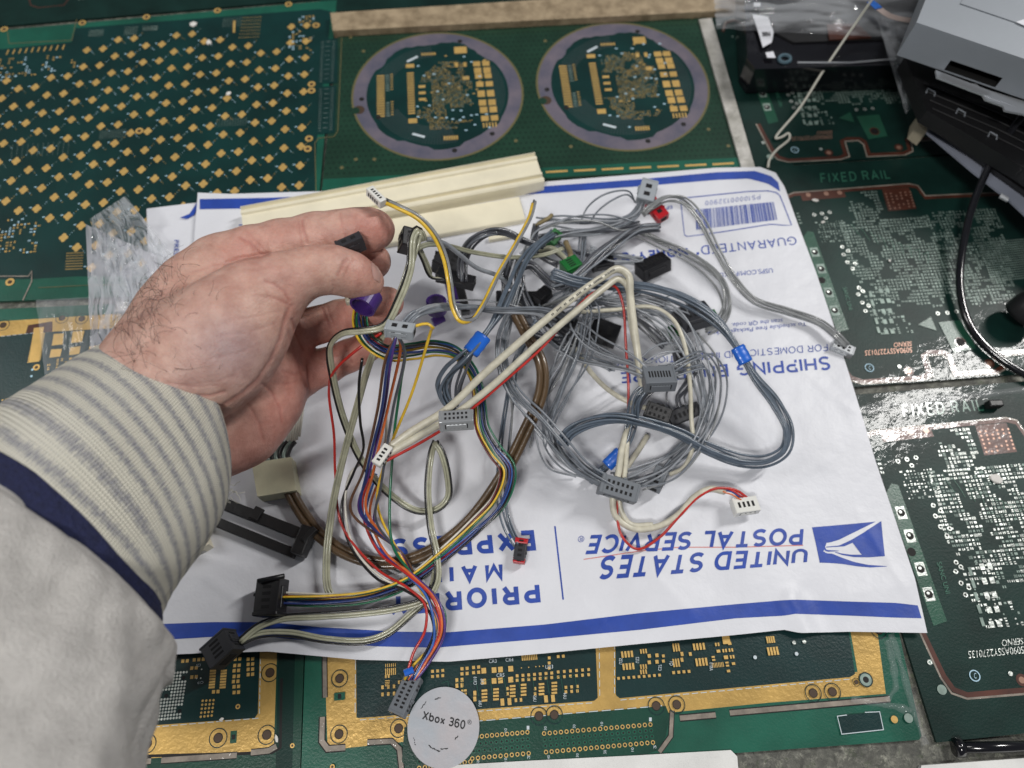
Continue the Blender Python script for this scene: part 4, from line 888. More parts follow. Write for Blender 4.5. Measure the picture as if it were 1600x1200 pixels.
def ribbon(mb, px, wd, m, up=Vector((0, 0, 1))):
    path = catmull([P(*p) for p in px], .003); L = []; R = []
    for i, p in enumerate(path):
        t = (path[min(i+1, len(path)-1)]-path[max(0, i-1)]).normalized(); n = t.cross(up).normalized()*wd*.0005; L.append(p+n); R.append(p-n)
    k = len(path); dn = Vector((0, 0, -.0003))
    mb.mesh(L+R+[q+dn for q in L]+[q+dn for q in R], [(i, i+1, i+1+k, i+k) for i in range(k-1)]+[(i+2*k, i+k*3, i+1+k*3, i+1+2*k) for i in range(k-1)]+[(i, i+2*k, i+1+2*k, i+1) for i in range(k-1)]+[(i+k, i+1+k, i+1+3*k, i+3*k) for i in range(k-1)], m)
root = thing('ribbon_cable', 'short flat ribbon cable with blue end inside the clear bag, top right', 'ribbon cable', P(1400, 25, 50))
ribbon(mb, [(1372, 12, 52), (1390, 24, 53), (1412, 30, 51), (1440, 32, 47)], 4.5, mat('ribbon_pink_grey', (.42, .34, .31), .5)); mb.build('ribbon', root)
mb = MB(); ribbon(mb, [(1360, 2, 51.5), (1367, 7, 52.5), (1373, 13, 53)], 5, mat('ribbon_blue', (.02, .11, .42), .4)); mb.build('blue_end', root)
M['bluetape'] = mat('blue_tape', (.015, .13, .60), .3, 0, .3)
# thin pale wire
M['palewire'] = mat('pale_wire', (.55, .54, .47), .4)
mb = MB(); sweep(mb, catmull([P(*p) for p in ((1372, -14, 60), (1340, 32, 42), (1290, 105, 22), (1250, 168, 10), (1212, 216, 4), (1222, 214, 4.5), (1232, 208, 4.5), (1234, 216, 4), (1214, 234, 3.6), (1202, 250, 4), (1200, 262, 3.2))], .002), .00085, M['palewire'], 8)
tag(mb.build('thin_wire', smooth=True), 'single thin cream wire kinked between the envelope corner and the top edge', 'wire')
# thick black cable
root = thing('black_cable', 'thick glossy black cable curving down the right edge', 'cable', P(1500, 450, 6))
mb = MB(); sweep(mb, catmull([P(*p) for p in ((1660, 120, 62), (1600, 178, 50), (1556, 240, 36), (1522, 315, 22), (1504, 390, 12), (1500, 450, 8), (1516, 510, 6), (1552, 552, 5.5), (1600, 584, 5.5), (1680, 620, 5.5))], .003), .0022, M['blackgloss'], 14); mb.build('cord', root, smooth=True)
mb = MB(); sweep(mb, catmull([P(*p) for p in ((1640, 470, 20), (1612, 480, 16), (1596, 492, 10))], .003), .010, M['blackp'], 20); mb.build('plug', root, smooth=True)
mb = MB(); mb.box(P(1553, 632, 5), Vector((1, 0, 0)), Vector((0, 1, 0)), Vector((0, 0, 1)), .008, .004, .005, M['blackp'], .0008)
tag(mb.build('black_clip'), 'tiny black plastic clip on the shiny seam right of the lettering', 'clip')
# tape-like bright seam above the lower right board
M['seam'] = mat('crinkled_clear_tape', (.8, .82, .85), .18, 0, 1., .05, alpha=.10, bump=1.0, bscale=70, spec=1.)
def seam(px, label, seed):
    n = len(px); mb = MB(); A_, B_ = seg([p[:2] for p in px], 60), None
    rows = 7; vs = []
    for r in range(rows):
        for i, q in enumerate(A_):
            i2 = min(i+1, 59); d = (A_[i2]-A_[max(0, i-1)]).normalized(); nn_ = Vector((-d.y, d.x)); f = r/(rows-1)-.5; wdt = 15*(.7+.5*noise.noise(Vector((i*.09, seed, 0))))
            p = q+nn_*f*wdt; vs.append(P(p.x, p.y, 2.25+1.5*(1-4*f*f)*(.55+.8*abs(noise.noise(Vector((i*.35, f*3, seed)))))))
    mb.mesh(vs, [(r*60+i, (r+1)*60+i, (r+1)*60+i+1, r*60+i+1) for r in range(rows-1) for i in range(59)], M['seam'])
    tag(mb.build('clear_tape', smooth=True), label, 'tape')
seam([(1338, 642), (1400, 632), (1470, 622), (1540, 616), (1620, 606)], 'crinkled shiny clear tape across the boards above the lower lettering', 1)
seam([(1392, 990), (1408, 1040), (1425, 1100), (1446, 1164)], 'shiny clear tape down the joint right of the gold frame, lower right', 4)
seam([(1330, 1092), (1365, 1098), (1400, 1104), (1424, 1112)], 'short bright crinkle of clear tape under the gold frame corner', 7)
seam([(1386, 1000), (1396, 1040), (1400, 1075), (1385, 1095)], 'lump of clear tape round the corner of the gold frame', 9)
# hdd bottom items left: black bars, cream pieces, taped ribbon bundle
root = thing('slot_connector', 'pair of long black slot connector strips poking out below the cuff', 'connector', P(400, 815, 6))
def pbox(mb, p1, p2, wd, th, m, bev=.0004):
    c = (p1+p2)/2; a_ = (p2-p1).normalized(); b_ = Vector((0, 0, 1)).cross(a_).normalized(); n_ = a_.cross(b_); mb.box(c, a_, b_, n_, (p2-p1).length, wd*.001, th*.001, m, bev)
mb = MB(); pbox(mb, P(300, 768, 10), P(488, 842, 10), 5.6, 4.5, M['blackp']); pbox(mb, P(395, 800, 12), P(408, 806, 12), 6.5, 2.5, M['blackp']); mb.build('upper_strip', root)
mb = MB(); pbox(mb, P(300, 800, 9), P(462, 866, 9), 4.6, 4.5, M['blackp']); mb.build('lower_strip', root)
mb = MB(); pbox(mb, P(466, 868, 12), P(484, 824, 12), 6.5, 9, M['blackp'], .0008); pbox(mb, P(474, 846, 15), P(494, 826, 15), 3, 5, M['blackp']); mb.build('end_latch', root)
root = thing('cream_clip', 'cream plastic connector piece half hidden under the cuff edge', 'connector', P(300, 850, 6))
mb = MB(); mb.prism([P(u, v, 12) for u, v in ((250, 830), (312, 812), (328, 852), (318, 858), (300, 856), (292, 872), (268, 880), (240, 870))], .006, M['cream']); mb.build('body', root)
mb = MB(); mb.prism([P(u, v, 13.5) for u, v in ((280, 862), (292, 856), (296, 866), (284, 872))], .003, M['creamd']); mb.prism([P(u, v, 14) for u, v in ((300, 822), (312, 816), (326, 850), (316, 856))], .004, M['cream']); mb.build('raised_edge', root)
root = thing('taped_ribbon_bundle', 'stack of grey ribbon cables wrapped in pale masking tape beside the palm heel', 'ribbon cable', P(430, 740, 10))
M['masktape'] = mat('masking_tape', (.62, .60, .42), .6, var=.1, vscale=60, bump=.4, bscale=200)
mb = MB(); a = P(396, 722, 17); b = P(466, 715, 17)
mb.prism([P(u, v, 17) for u, v in ((393, 723), (455, 714), (463, 766), (402, 776))], .010, M['masktape']); mb.build('tape_wrap', root)
mb = MB()
for k in range(8):
    u = 408+k*6.2; sweep(mb, catmull([P(u, 724-k*.9, 15), P(u-2, 712, 15.5), P(u+2, 700, 16), P(u+10, 690, 16)], .002), .0012, M['blackp'] if k % 2 else M['tindull'], 6)
mb.build('ribbon_ends', root, smooth=True)
mb = MB()
for k in range(7): sweep(mb, [P(452+k*4, 640-k*3, 12+k*.3), P(444+k*4, 712-k*5, 14)], .0006, M['palewire'], 5)
mb.build('clear_strands', root, smooth=True)
# ------------------------------------------------------------------ hand: one continuous surface from a signed distance field
def nd(u, v, z, r): 
    p = P(u, v, z); return (np.array(p), r*depth(u, v, z)/F)
def cone(X, a, b):
    (pa, ra), (pb, rb) = a, b; ba = pb-pa; L2 = ba @ ba; h = np.clip(((X-pa) @ ba)/L2, 0, 1)
    return np.linalg.norm(X-pa-h[:, None]*ba, axis=1)-(ra+(rb-ra)*h)
def smin(a, b, k):
    h = np.maximum(k-np.abs(a-b), 0)/k; return np.minimum(a, b)-h*h*h*k/6
PALM = [[(60, 800, 116, 108), (150, 730, 104, 96), (215, 665, 92, 84)],
        [(130, 670, 110, 70), (232, 600, 100, 76), (262, 560, 98, 74), (296, 500, 98, 72), (322, 455, 100, 60), (352, 415, 102, 46)],
        [(232, 650, 100, 80), (290, 575, 106, 86), (335, 545, 110, 84), (372, 505, 114, 74), (404, 468, 116, 60)],
        [(255, 690, 84, 70), (322, 680, 74, 64), (372, 662, 66, 62), (404, 615, 68, 66)],
        [(320, 600, 84, 72), (382, 560, 80, 74), (404, 540, 78, 68)],
        [(300, 520, 90, 60), (380, 440, 92, 50), (410, 470, 86, 46)],
        [(404, 615, 68, 60), (428, 570, 66, 50), (420, 520, 78, 46)]]
FING = {'thumb': ([(404, 468, 116, 60), (446, 440, 120, 45), (484, 424, 121, 38), (520, 421, 119, 36), (548, 429, 115, 34), (566, 438, 111, 29), (574, 441, 109, 25)], 10),
        'index': ([(345, 420, 100, 50), (395, 396, 104, 42), (440, 382, 107, 38), (486, 372, 108, 36), (500, 370, 108, 36.5), (530, 364, 110, 34), (556, 361, 110, 34), (580, 359, 109, 32), (588, 359, 108, 28)], 7),
        'middle': ([(395, 445, 88, 42), (450, 430, 88, 36), (500, 420, 88, 33), (545, 410, 92, 30), (572, 408, 94, 29), (584, 409, 94, 27)], 7),
        'ring': ([(410, 520, 78, 42), (460, 518, 76, 32), (500, 507, 76, 28), (530, 497, 78, 27), (560, 490, 84, 27), (590, 478, 90, 27), (606, 473, 91, 25)], 6),
        'pinky': ([(424, 578, 64, 44), (470, 585, 62, 33), (510, 572, 62, 27), (545, 556, 64, 24.5), (575, 541, 68, 22.5), (592, 532, 70, 20)], 6)}
def sdf(X):
    D = None
    for ch in PALM:
        n = [nd(*c) for c in ch]
        for i in range(len(n)-1):
            d = cone(X, n[i], n[i+1]); D = d if D is None else smin(D, d, .013)
    out = D
    for key, (ch, k) in FING.items():
        n = [nd(*c) for c in ch]; f = None
        for i in range(len(n)-1):
            d = cone(X, n[i], n[i+1]); f = d if f is None else smin(f, d, .004)
        g = smin(D, f, k*.001); out = smin(out, g, .0008)
    return out
def surface_nets(lo, hi, h):
    nx, ny, nz = [int((hi[i]-lo[i])/h)+1 for i in range(3)]
    gx, gy, gz = [lo[i]+h*np.arange(n) for i, n in enumerate((nx, ny, nz))]
    V = np.empty((nx, ny, nz), np.float32); YY, ZZ = np.meshgrid(gy, gz, indexing='ij')
    B_ = 12
    for i in range(0, nx, B_):
        xs = gx[i:i+B_]; X = np.stack([np.repeat(xs, ny*nz), np.tile(YY.ravel(), len(xs)), np.tile(ZZ.ravel(), len(xs))], 1)
        V[i:i+B_] = sdf(X).reshape(len(xs), ny, nz)
    ins = V < 0
    c = [ins[a:nx-1+a, b:ny-1+b, d:nz-1+d] for a in (0, 1) for b in (0, 1) for d in (0, 1)]
    s_ = sum(x.astype(np.int8) for x in c); act = (s_ > 0) & (s_ < 8)
    idx = -np.ones(act.shape, np.int64); cells = np.argwhere(act); idx[act] = np.arange(len(cells))
    acc = np.zeros((len(cells), 3)); cnt = np.zeros(len(cells))
    cs = [(a, b, d) for a in (0, 1) for b in (0, 1) for d in (0, 1)]
    for a in range(8):
        for b in range(a+1, 8):
            if sum(abs(cs[a][k]-cs[b][k]) for k in range(3)) != 1: continue
            ca, cb = np.array(cs[a]), np.array(cs[b]); va = V[tuple((cells+ca).T)]; vb = V[tuple((cells+cb).T)]
            m = (va < 0) != (vb < 0); t = np.where(m, va/np.where(m, va-vb, 1), 0)
            acc += np.where(m[:, None], ca+(cb-ca)*t[:, None], 0); cnt += m
    pts = np.array(lo)+h*(cells+acc/cnt[:, None])
    quads = []
    for ax in range(3):
        sl0 = [slice(None)]*3; sl1 = [slice(None)]*3; sl0[ax] = slice(0, -1); sl1[ax] = slice(1, None)
        A_, B2 = ins[tuple(sl0)], ins[tuple(sl1)]; e = np.argwhere(A_ != B2); u_, v_ = (ax+1) % 3, (ax+2) % 3
        e = e[(e[:, u_] > 0) & (e[:, v_] > 0) & (e[:, u_] < V.shape[u_]-1) & (e[:, v_] < V.shape[v_]-1)]
        fl = A_[tuple(e.T)]
        def at(du, dv): q = e.copy(); q[:, u_] -= du; q[:, v_] -= dv; return idx[tuple(q.T)]
        q = np.stack([at(1, 1), at(0, 1), at(0, 0), at(1, 0)], 1); q[~fl] = q[~fl][:, ::-1]; quads.append(q)
    return pts, np.concatenate(quads)
allp = [nd(*c) for ch in PALM for c in ch]+[nd(*c) for ch, k in FING.values() for c in ch]
lo = np.min([p-r for p, r in allp], 0)-.004; hi = np.max([p+r for p, r in allp], 0)+.004
pts, quads = surface_nets(lo, hi, .00125)
def grad(X, e=.0004):
    g = np.stack([sdf(X+np.eye(3)[k]*e)-sdf(X-np.eye(3)[k]*e) for k in range(3)], 1); return g/np.maximum(np.linalg.norm(g, axis=1, keepdims=True), 1e-9)
for _ in range(2):
    N_ = grad(pts); pts = pts-N_*sdf(pts)[:, None]
me = bpy.data.meshes.new('person'); me.from_pydata(pts.tolist(), [], quads.tolist()); me.update()
hand = bpy.data.objects.new('person', me); COL.objects.link(hand)
tag(hand, 'left hand and sleeved forearm reaching in, pinching connectors between thumb and fingers', 'person')
md = hand.modifiers.new('s', 'SUBSURF'); md.levels = 1; md.render_levels = 1
bpy.context.view_layer.update()
me2 = bpy.data.meshes.new_from_object(hand.evaluated_get(bpy.context.evaluated_depsgraph_get())); hand.modifiers.clear(); hand.data = me2; bpy.data.meshes.remove(me); me = me2; me.name = 'person'
n = len(me.vertices); co = np.empty(n*3, np.float32); me.vertices.foreach_get('co', co); co = co.reshape(-1, 3).astype(np.float64)
no = np.empty(n*3, np.float32); me.vertices.foreach_get('normal', no); no = no.reshape(-1, 3)
Rn = np.array(ROT); cp = np.array([0, 0, CAMZ]); cc = (co-cp) @ Rn; px = CU-cc[:, 0]/cc[:, 2]*F; py = CV+cc[:, 1]/cc[:, 2]*F
face = np.einsum('ij,ij->i', no, (cp-co)/np.linalg.norm(cp-co, axis=1, keepdims=True)) > 0.02
def pld(pl):
    best = np.full(n, 1e9)
    for (x1, y1), (x2, y2) in zip(pl[:-1], pl[1:]):
        dx, dy = x2-x1, y2-y1; L = dx*dx+dy*dy; t = np.clip(((px-x1)*dx+(py-y1)*dy)/L, 0, 1); best = np.minimum(best, np.hypot(px-x1-t*dx, py-y1-t*dy))
    return best
disp = np.zeros(n); crease = np.zeros(n)
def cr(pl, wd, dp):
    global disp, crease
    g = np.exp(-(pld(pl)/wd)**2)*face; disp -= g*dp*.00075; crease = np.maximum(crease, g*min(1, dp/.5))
# creases: main folds of thenar, wrist, finger joints, thumb
cr([(452, 482), (444, 506), (438, 530), (425, 560), (404, 592), (380, 614), (352, 632), (340, 648), (330, 664)], 3.6, .6)
cr([(452, 470), (444, 456), (430, 444), (414, 440)], 2.6, .5); cr([(456, 478), (440, 470), (418, 462)], 2.4, .45); cr([(424, 470), (410, 462), (396, 462)], 2.2, .25)
cr([(270, 612), (300, 618), (330, 618), (352, 612)], 2.4, .5); cr([(310, 622), (330, 632), (350, 634)], 2.2, .5); cr([(262, 598), (300, 604), (340, 602)], 2.2, .25); cr([(330, 662), (345, 660), (360, 650)], 2.4, .7)
cr([(280, 632), (310, 645), (332, 664)], 2.6, .5)
cr([(300, 600), (340, 596), (370, 585)], 2, .2); cr([(330, 560), (370, 552), (410, 535)], 2.2, .18); cr([(340, 525), (385, 520), (430, 505)], 2.2, .18); cr([(360, 500), (400, 495), (440, 485)], 2, .18)
cr([(472, 345), (474, 360), (480, 380)], 2.6, .55); cr([(466, 346), (468, 362), (472, 384)], 2.2, .35)      # index middle joint
cr([(532, 334), (535, 352), (541, 372)], 2.2, .4)
cr([(376, 372), (392, 380), (402, 392), (408, 398)], 2.8, .5); cr([(384, 360), (400, 376), (410, 390)], 2.2, .25)
cr([(352, 412), (372, 404), (396, 400), (420, 396)], 3.0, .6); cr([(300, 425), (340, 412), (372, 404)], 3, .25)
cr([(544, 404), (536, 414), (528, 430)], 3.2, .45); cr([(552, 404), (545, 416), (538, 432)], 2.4, .25); cr([(516, 462), (522, 450), (520, 440)], 2, .25)  # thumb joint
cr([(503, 480), (508, 495), (515, 512)], 2.4, .5); cr([(510, 478), (516, 494), (522, 508)], 2, .3); cr([(457, 500), (462, 520), (474, 545)], 2.8, .6)
cr([(540, 540), (544, 552), (550, 566)], 2, .4); cr([(480, 562), (482, 580), (484, 604)], 2.8, .5); cr([(452, 520), (462, 560), (478, 600)], 3, .35)
cr([(410, 600), (424, 612), (438, 640), (440, 660)], 2.6, .4); cr([(384, 625), (404, 660), (412, 690)], 2.4, .3); cr([(440, 580), (460, 585), (475, 578)], 2.2, .25); cr([(428, 600), (452, 600), (474, 592)], 2.2, .2)
# tendons and soft relief
def bump_(cx, cy, rx, ry, h): 
    global disp
    disp += h*.001*np.exp(-(((px-cx)/rx)**2+((py-cy)/ry)**2))*face
bump_(500, 346, 14, 8, .4); bump_(560, 350, 22, 12, .5); bump_(430, 425, 26, 14, .8); bump_(395, 440, 20, 20, .6)
rn = np.array([noise.noise(Vector(p)*70) for p in co[::1]]) if n < 400000 else np.zeros(n)
rn2 = np.array([noise.noise(Vector(p)*220) for p in co]) if n < 400000 else np.zeros(n)
disp += rn*.00018+rn2*.00006
me.vertices.foreach_set('co', (co+no*disp[:, None]).astype(np.float32).ravel())
# pigment: pinker palm side, finger tips and knuckles; also greyish shading painted on the thenar
def bl(cx, cy, rx, ry): return np.exp(-(((px-cx)/rx)**2+((py-cy)/ry)**2))
palm = 1/(1+np.exp(-((px-300)*.62+(py-640)*.5-58)/9)); palm *= (py > 470)
pink = np.clip(palm*.9+bl(590, 355, 45, 26)*.8+bl(470, 372, 90, 22)*.5+bl(385, 395, 36, 24)*.55+bl(590, 410, 34, 34)*.7+bl(610, 480, 36, 30)*.9+bl(520, 575, 90, 60)*.6+bl(560, 440, 30, 24)*.35+bl(452, 470, 26, 40)*.35+rn*.25, 0, 1)
cool = np.clip(bl(355, 545, 62, 52)*.75+bl(300, 600, 40, 24)*.3+rn*.15, 0, 1)
c0, c1, c2 = np.array((.55, .36, .295)), np.array((.55, .275, .225)), np.array((.38, .285, .29))
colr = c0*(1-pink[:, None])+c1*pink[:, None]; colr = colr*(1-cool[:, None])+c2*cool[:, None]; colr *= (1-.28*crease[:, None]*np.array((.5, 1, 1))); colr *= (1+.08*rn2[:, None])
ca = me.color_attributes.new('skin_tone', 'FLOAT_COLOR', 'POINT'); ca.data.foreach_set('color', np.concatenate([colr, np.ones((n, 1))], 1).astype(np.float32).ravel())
me.polygons.foreach_set('use_smooth', [True]*len(me.polygons)); me.update()
M['skin'] = mat('skin', (.47, .285, .225), .47, sss=.22, spec=.42)
nt = M['skin'].node_tree; b = nt.nodes['Principled BSDF']; at_ = nt.nodes.new('ShaderNodeAttribute'); at_.attribute_name = 'skin_tone'; tc = nt.nodes.new('ShaderNodeTexCoord')
mixc = nt.nodes.new('ShaderNodeMix'); mixc.data_type = 'RGBA'; mixc.blend_type = 'MULTIPLY'; mixc.inputs[0].default_value = 1
ns = nt.nodes.new('ShaderNodeTexNoise'); ns.inputs['Scale'].default_value = 130; ns.inputs['Detail'].default_value = 6; ns.inputs['Roughness'].default_value = .7
rp = nt.nodes.new('ShaderNodeValToRGB'); rp.color_ramp.elements[0].position = .3; rp.color_ramp.elements[0].color = (.80, .66, .64, 1); rp.color_ramp.elements[1].position = .62; rp.color_ramp.elements[1].color = (1.06, 1.03, 1.02, 1)
vo = nt.nodes.new('ShaderNodeTexVoronoi'); vo.inputs['Scale'].default_value = 900; vo.feature = 'DISTANCE_TO_EDGE'
n2 = nt.nodes.new('ShaderNodeTexNoise'); n2.inputs['Scale'].default_value = 500; n2.inputs['Detail'].default_value = 5
for x in (ns, vo, n2): nt.links.new(tc.outputs['Object'], x.inputs['Vector'])
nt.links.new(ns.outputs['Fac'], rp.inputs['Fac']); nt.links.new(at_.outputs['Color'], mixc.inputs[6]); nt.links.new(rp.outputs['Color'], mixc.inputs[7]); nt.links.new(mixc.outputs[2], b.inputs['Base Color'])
b1 = nt.nodes.new('ShaderNodeBump'); b1.inputs['Strength'].default_value = .35; b1.inputs['Distance'].default_value = .0004; nt.links.new(vo.outputs['Distance'], b1.inputs['Height'])
b2 = nt.nodes.new('ShaderNodeBump'); b2.inputs['Strength'].default_value = .35; b2.inputs['Distance'].default_value = .0008; nt.links.new(n2.outputs['Fac'], b2.inputs['Height']); nt.links.new(b1.outputs['Normal'], b2.inputs['Normal']); nt.links.new(b2.outputs['Normal'], b.inputs['Normal'])
me.materials.clear(); me.materials.append(M['skin'])

# surface lookup for hair and nail
from mathutils.bvhtree import BVHTree
dg = bpy.context.evaluated_depsgraph_get(); bvh = BVHTree.FromObject(hand, dg)
def hit(u, v):
    d = (ROT @ Vector(((u-CU)/F, -(v-CV)/F, -1))).normalized(); r = bvh.ray_cast(Vector((0, 0, CAMZ)), d); return r[0], r[1]
M['hair'] = mat('dark_arm_hair', (.030, .020, .016), .5)
mb = MB(); rh = random.Random(9); cnt = 0
for k in range(170):
    if k % 4 < 3:
        t = rh.random(); u = 205+t*62+rh.gauss(0, 22); v = 548-t*124+rh.gauss(0, 26)
    else: u = rh.uniform(205, 360); v = rh.uniform(400, 590)
    if u > 300 and rh.random() < .6: continue
    h, nn_ = hit(u, v)
    if h is None: continue
    d = (Vector((-.45, .75, .1))+Vector((rh.gauss(0, .55), rh.gauss(0, .55), rh.gauss(0, .3)))); d = (d-nn_*d.dot(nn_)).normalized()
    L_ = rh.uniform(.004, .013)*(1 if u < 290 else .6); cur = rh.uniform(-1.3, 1.3); p = h.copy(); path = [p-nn_*.0003]; side = nn_.cross(d)
    for q in range(6):
        a_ = cur*q/5*1.4; dd = (d*math.cos(a_)+side*math.sin(a_)+nn_*(.55-.15*q)).normalized(); p = p+dd*L_/6; path.append(p)
    sweep(mb, path, .000065, M['hair'], 3, False, .00004); cnt += 1
mb.build('arm_hair', hand)
# thumbnail: curved plate on the far side of the thumb tip
M['nail'] = mat('fingernail', (.52, .31, .27), .28, sss=.1)
mb = MB(); vs = []; 
nu_, nv_ = 9, 9
for j in range(nv_):
    for i in range(nu_):
        a_, b_ = i/(nu_-1)*2-1, j/(nv_-1)*2-1
        u = 587+a_*6.5*math.sqrt(max(.05, 1-.5*b_*b_))+b_*2; v = 426+b_*13+a_*3
        h, nn_ = hit(u, v)
        if h is None: h, nn_ = hit(576, 430)
        vs.append(h+nn_*.00035*(1.2-.5*(a_*a_+b_*b_)))
mb.mesh(vs, [(j*nu_+i, j*nu_+i+1, (j+1)*nu_+i+1, (j+1)*nu_+i) for j in range(nv_-1) for i in range(nu_-1)], M['nail']); mb.build('thumbnail', hand, smooth=True)

# ------------------------------------------------------------------ cuff, navy band, sleeve: tubes along the forearm
def knit():
    m = bpy.data.materials.new('striped_knit_cuff'); m.use_nodes = True; nt = m.node_tree; b = nt.nodes['Principled BSDF']; b.inputs['Roughness'].default_value = .95; b.inputs['Specular IOR Level'].default_value = .15
    b.inputs['Sheen Weight'].default_value = .3
    uv = nt.nodes.new('ShaderNodeUVMap'); uv.uv_map = 'UVMap'; sp_ = nt.nodes.new('ShaderNodeSeparateXYZ'); nt.links.new(uv.outputs['UV'], sp_.inputs[0])
    def mth(op, *a):
        q = nt.nodes.new('ShaderNodeMath'); q.operation = op
        for i, x in enumerate(a):
            if isinstance(x, (int, float)): q.inputs[i].default_value = x
            else: nt.links.new(x, q.inputs[i])
        return q.outputs[0]
    # v = mm along, u = mm around
    comb = nt.nodes.new('ShaderNodeCombineXYZ'); nt.links.new(mth('MULTIPLY', sp_.outputs[0], 1.6), comb.inputs[0]); nt.links.new(mth('MULTIPLY', sp_.outputs[1], .55), comb.inputs[1])
    n1 = nt.nodes.new('ShaderNodeTexNoise'); n1.inputs['Scale'].default_value = 1.; n1.inputs['Detail'].default_value = 3; nt.links.new(comb.outputs[0], n1.inputs['Vector'])
    st = mth('SINE', mth('MULTIPLY', mth('SUBTRACT', sp_.outputs[1], 1.2), 2*math.pi/5.8))
    fac = mth('MULTIPLY', mth('ADD', mth('ADD', st, mth('MULTIPLY', mth('SUBTRACT', n1.outputs['Fac'], .5), 3.4)), .30), .62)
    cl = nt.nodes.new('ShaderNodeClamp'); nt.links.new(fac, cl.inputs[0])
    # keep the very rim cream
    rim = nt.nodes.new('ShaderNodeMapRange'); nt.links.new(sp_.outputs[1], rim.inputs[0]); rim.inputs[1].default_value = .6; rim.inputs[2].default_value = 1.8
    f2 = mth('MULTIPLY', cl.outputs[0], rim.outputs[0])
    mx = nt.nodes.new('ShaderNodeMix'); mx.data_type = 'RGBA'; nt.links.new(f2, mx.inputs[0]); mx.inputs[6].default_value = (.72, .69, .585, 1); mx.inputs[7].default_value = (.27, .27, .30, 1)
    rb_ = mth('SINE', mth('MULTIPLY', sp_.outputs[0], 2*math.pi/.95)); rw = mth('SINE', mth('ADD', mth('MULTIPLY', sp_.outputs[1], 2*math.pi/.9), mth('MULTIPLY', rb_, 1.2)))
    dk = mth('ADD', .86, mth('MULTIPLY', mth('ADD', rb_, mth('MULTIPLY', rw, .4)), .10)); cm = nt.nodes.new('ShaderNodeMix'); cm.data_type = 'RGBA'; cm.blend_type = 'MULTIPLY'; cm.inputs[0].default_value = 1
    cb = nt.nodes.new('ShaderNodeCombineColor'); [nt.links.new(dk, cb.inputs[i]) for i in range(3)]; nt.links.new(mx.outputs[2], cm.inputs[6]); nt.links.new(cb.outputs[0], cm.inputs[7])
    nt.links.new(cm.outputs[2], b.inputs['Base Color'])
    bb = nt.nodes.new('ShaderNodeBump'); bb.inputs['Strength'].default_value = .8; bb.inputs['Distance'].default_value = .0004; nt.links.new(mth('ADD', rb_, mth('MULTIPLY', rw, .5)), bb.inputs['Height']); nt.links.new(bb.outputs['Normal'], b.inputs['Normal'])
    return m
M['knit'] = knit()
M['navy'] = mat('navy_band', (.012, .016, .060), .9, var=.3, vscale=500, bump=1, bscale=900)
M['fleece'] = mat('grey_fleece', (.56, .54, .515), .95, var=.12, vscale=130, bump=1., bscale=1100, spec=.12)
# section: (two silhouette pixels, z of centre, depth radius mm, tilt of the near side along the arm in mm)
SEC = [((201, 549), (361, 746), 92, 30), ((150, 572), (352, 790), 96, 32), ((96, 602), (326, 838), 100, 33.5), ((40, 638), (292, 884), 104, 34.5), ((-10, 674), (266, 920), 107, 35), ((-62, 714), (250, 950), 108, 35), ((-100, 748), (240, 975), 108, 34)]
def sect(sec):
    (ua, va), (ub, vb), z, rd = sec
    za = z
    A_, B_ = P(ua, va, za), P(ub, vb, za); c = (A_+B_)/2; return c, (B_-A_)/2, rd*.001
def tube(secs, nring, nlen, fr, mfun, name, mater, parent, along0=0., noisef=None, close=False, smooth=True, tiltk=.42):
    S_ = [sect(s) for s in secs]; cs = catmull_n([s[0] for s in S_], nlen); hs = catmull_n([s[1] for s in S_], nlen); rds = np.interp(np.linspace(0, len(secs)-1, nlen), range(len(secs)), [s[2] for s in S_])
    mb = MB(); mb.uv = []; vs = []; L_ = along0
    for k in range(nlen):
        c = cs[k]; t = (cs[min(k+1, nlen-1)]-cs[max(0, k-1)]).normalized()
        if k: L_ += (cs[k]-cs[k-1]).length*1000
        h = hs[k]; hn = h.normalized(); tp = (t-hn*t.dot(hn)); nn_ = hn.cross(tp).normalized()
        toc = (Vector((0, 0, CAMZ))-c).normalized()
        if nn_.dot(toc) < 0: nn_ = -nn_
        R = h.length
        for i in range(nring):
            a_ = 2*math.pi*i/nring; ca_, sa_ = math.cos(a_), math.sin(a_)
            p = c+hn*R*ca_+nn_*rds[k]*sa_
            out = (hn*ca_+nn_*sa_)
            dd, shift = mfun(k/(nlen-1), a_, p)
            p = p+out*dd*.001+t*shift*.001
            vs.append(p); mb.uv.append((a_/(2*math.pi)*240, L_))
    mb.mesh(vs, [(k*nring+i, k*nring+(i+1) % nring, (k+1)*nring+(i+1) % nring, (k+1)*nring+i) for k in range(nlen-1) for i in range(nring)], mater)
    o = mb.build(name, parent, smooth=smooth); return o
def catmull_n(pts, n):
    pts = [Vector(p) for p in pts]; Q = [2*pts[0]-pts[1]]+pts+[2*pts[-1]-pts[-2]]; out = []
    for k in range(n):
        x = k/(n-1)*(len(pts)-1); i = min(int(x), len(pts)-2); t = x-i; p0, p1, p2, p3 = Q[i:i+4]
        out.append(.5*((2*p1)+(p2-p0)*t+(2*p0-5*p1+4*p2-p3)*t*t+(3*p1-p0-3*p2+p3)*t**3))
    return out
BUL = lambda a_: -9.5*math.sin(a_)             # near side of each ring lies nearer the hand
def cuff_f(s_, a_, p):
    d = .5*noise.noise(p*60)+.25*math.sin(s_*70)*.3
    if s_ < .03: d -= (1-s_/.03)*1.6
    return d, BUL(a_)
cuff = tube(SEC, 200, 120, None, cuff_f, 'knit_cuff', M['knit'], hand)
md = cuff.modifiers.new('thickness', 'SOLIDIFY'); md.thickness = .0016; md.offset = -1
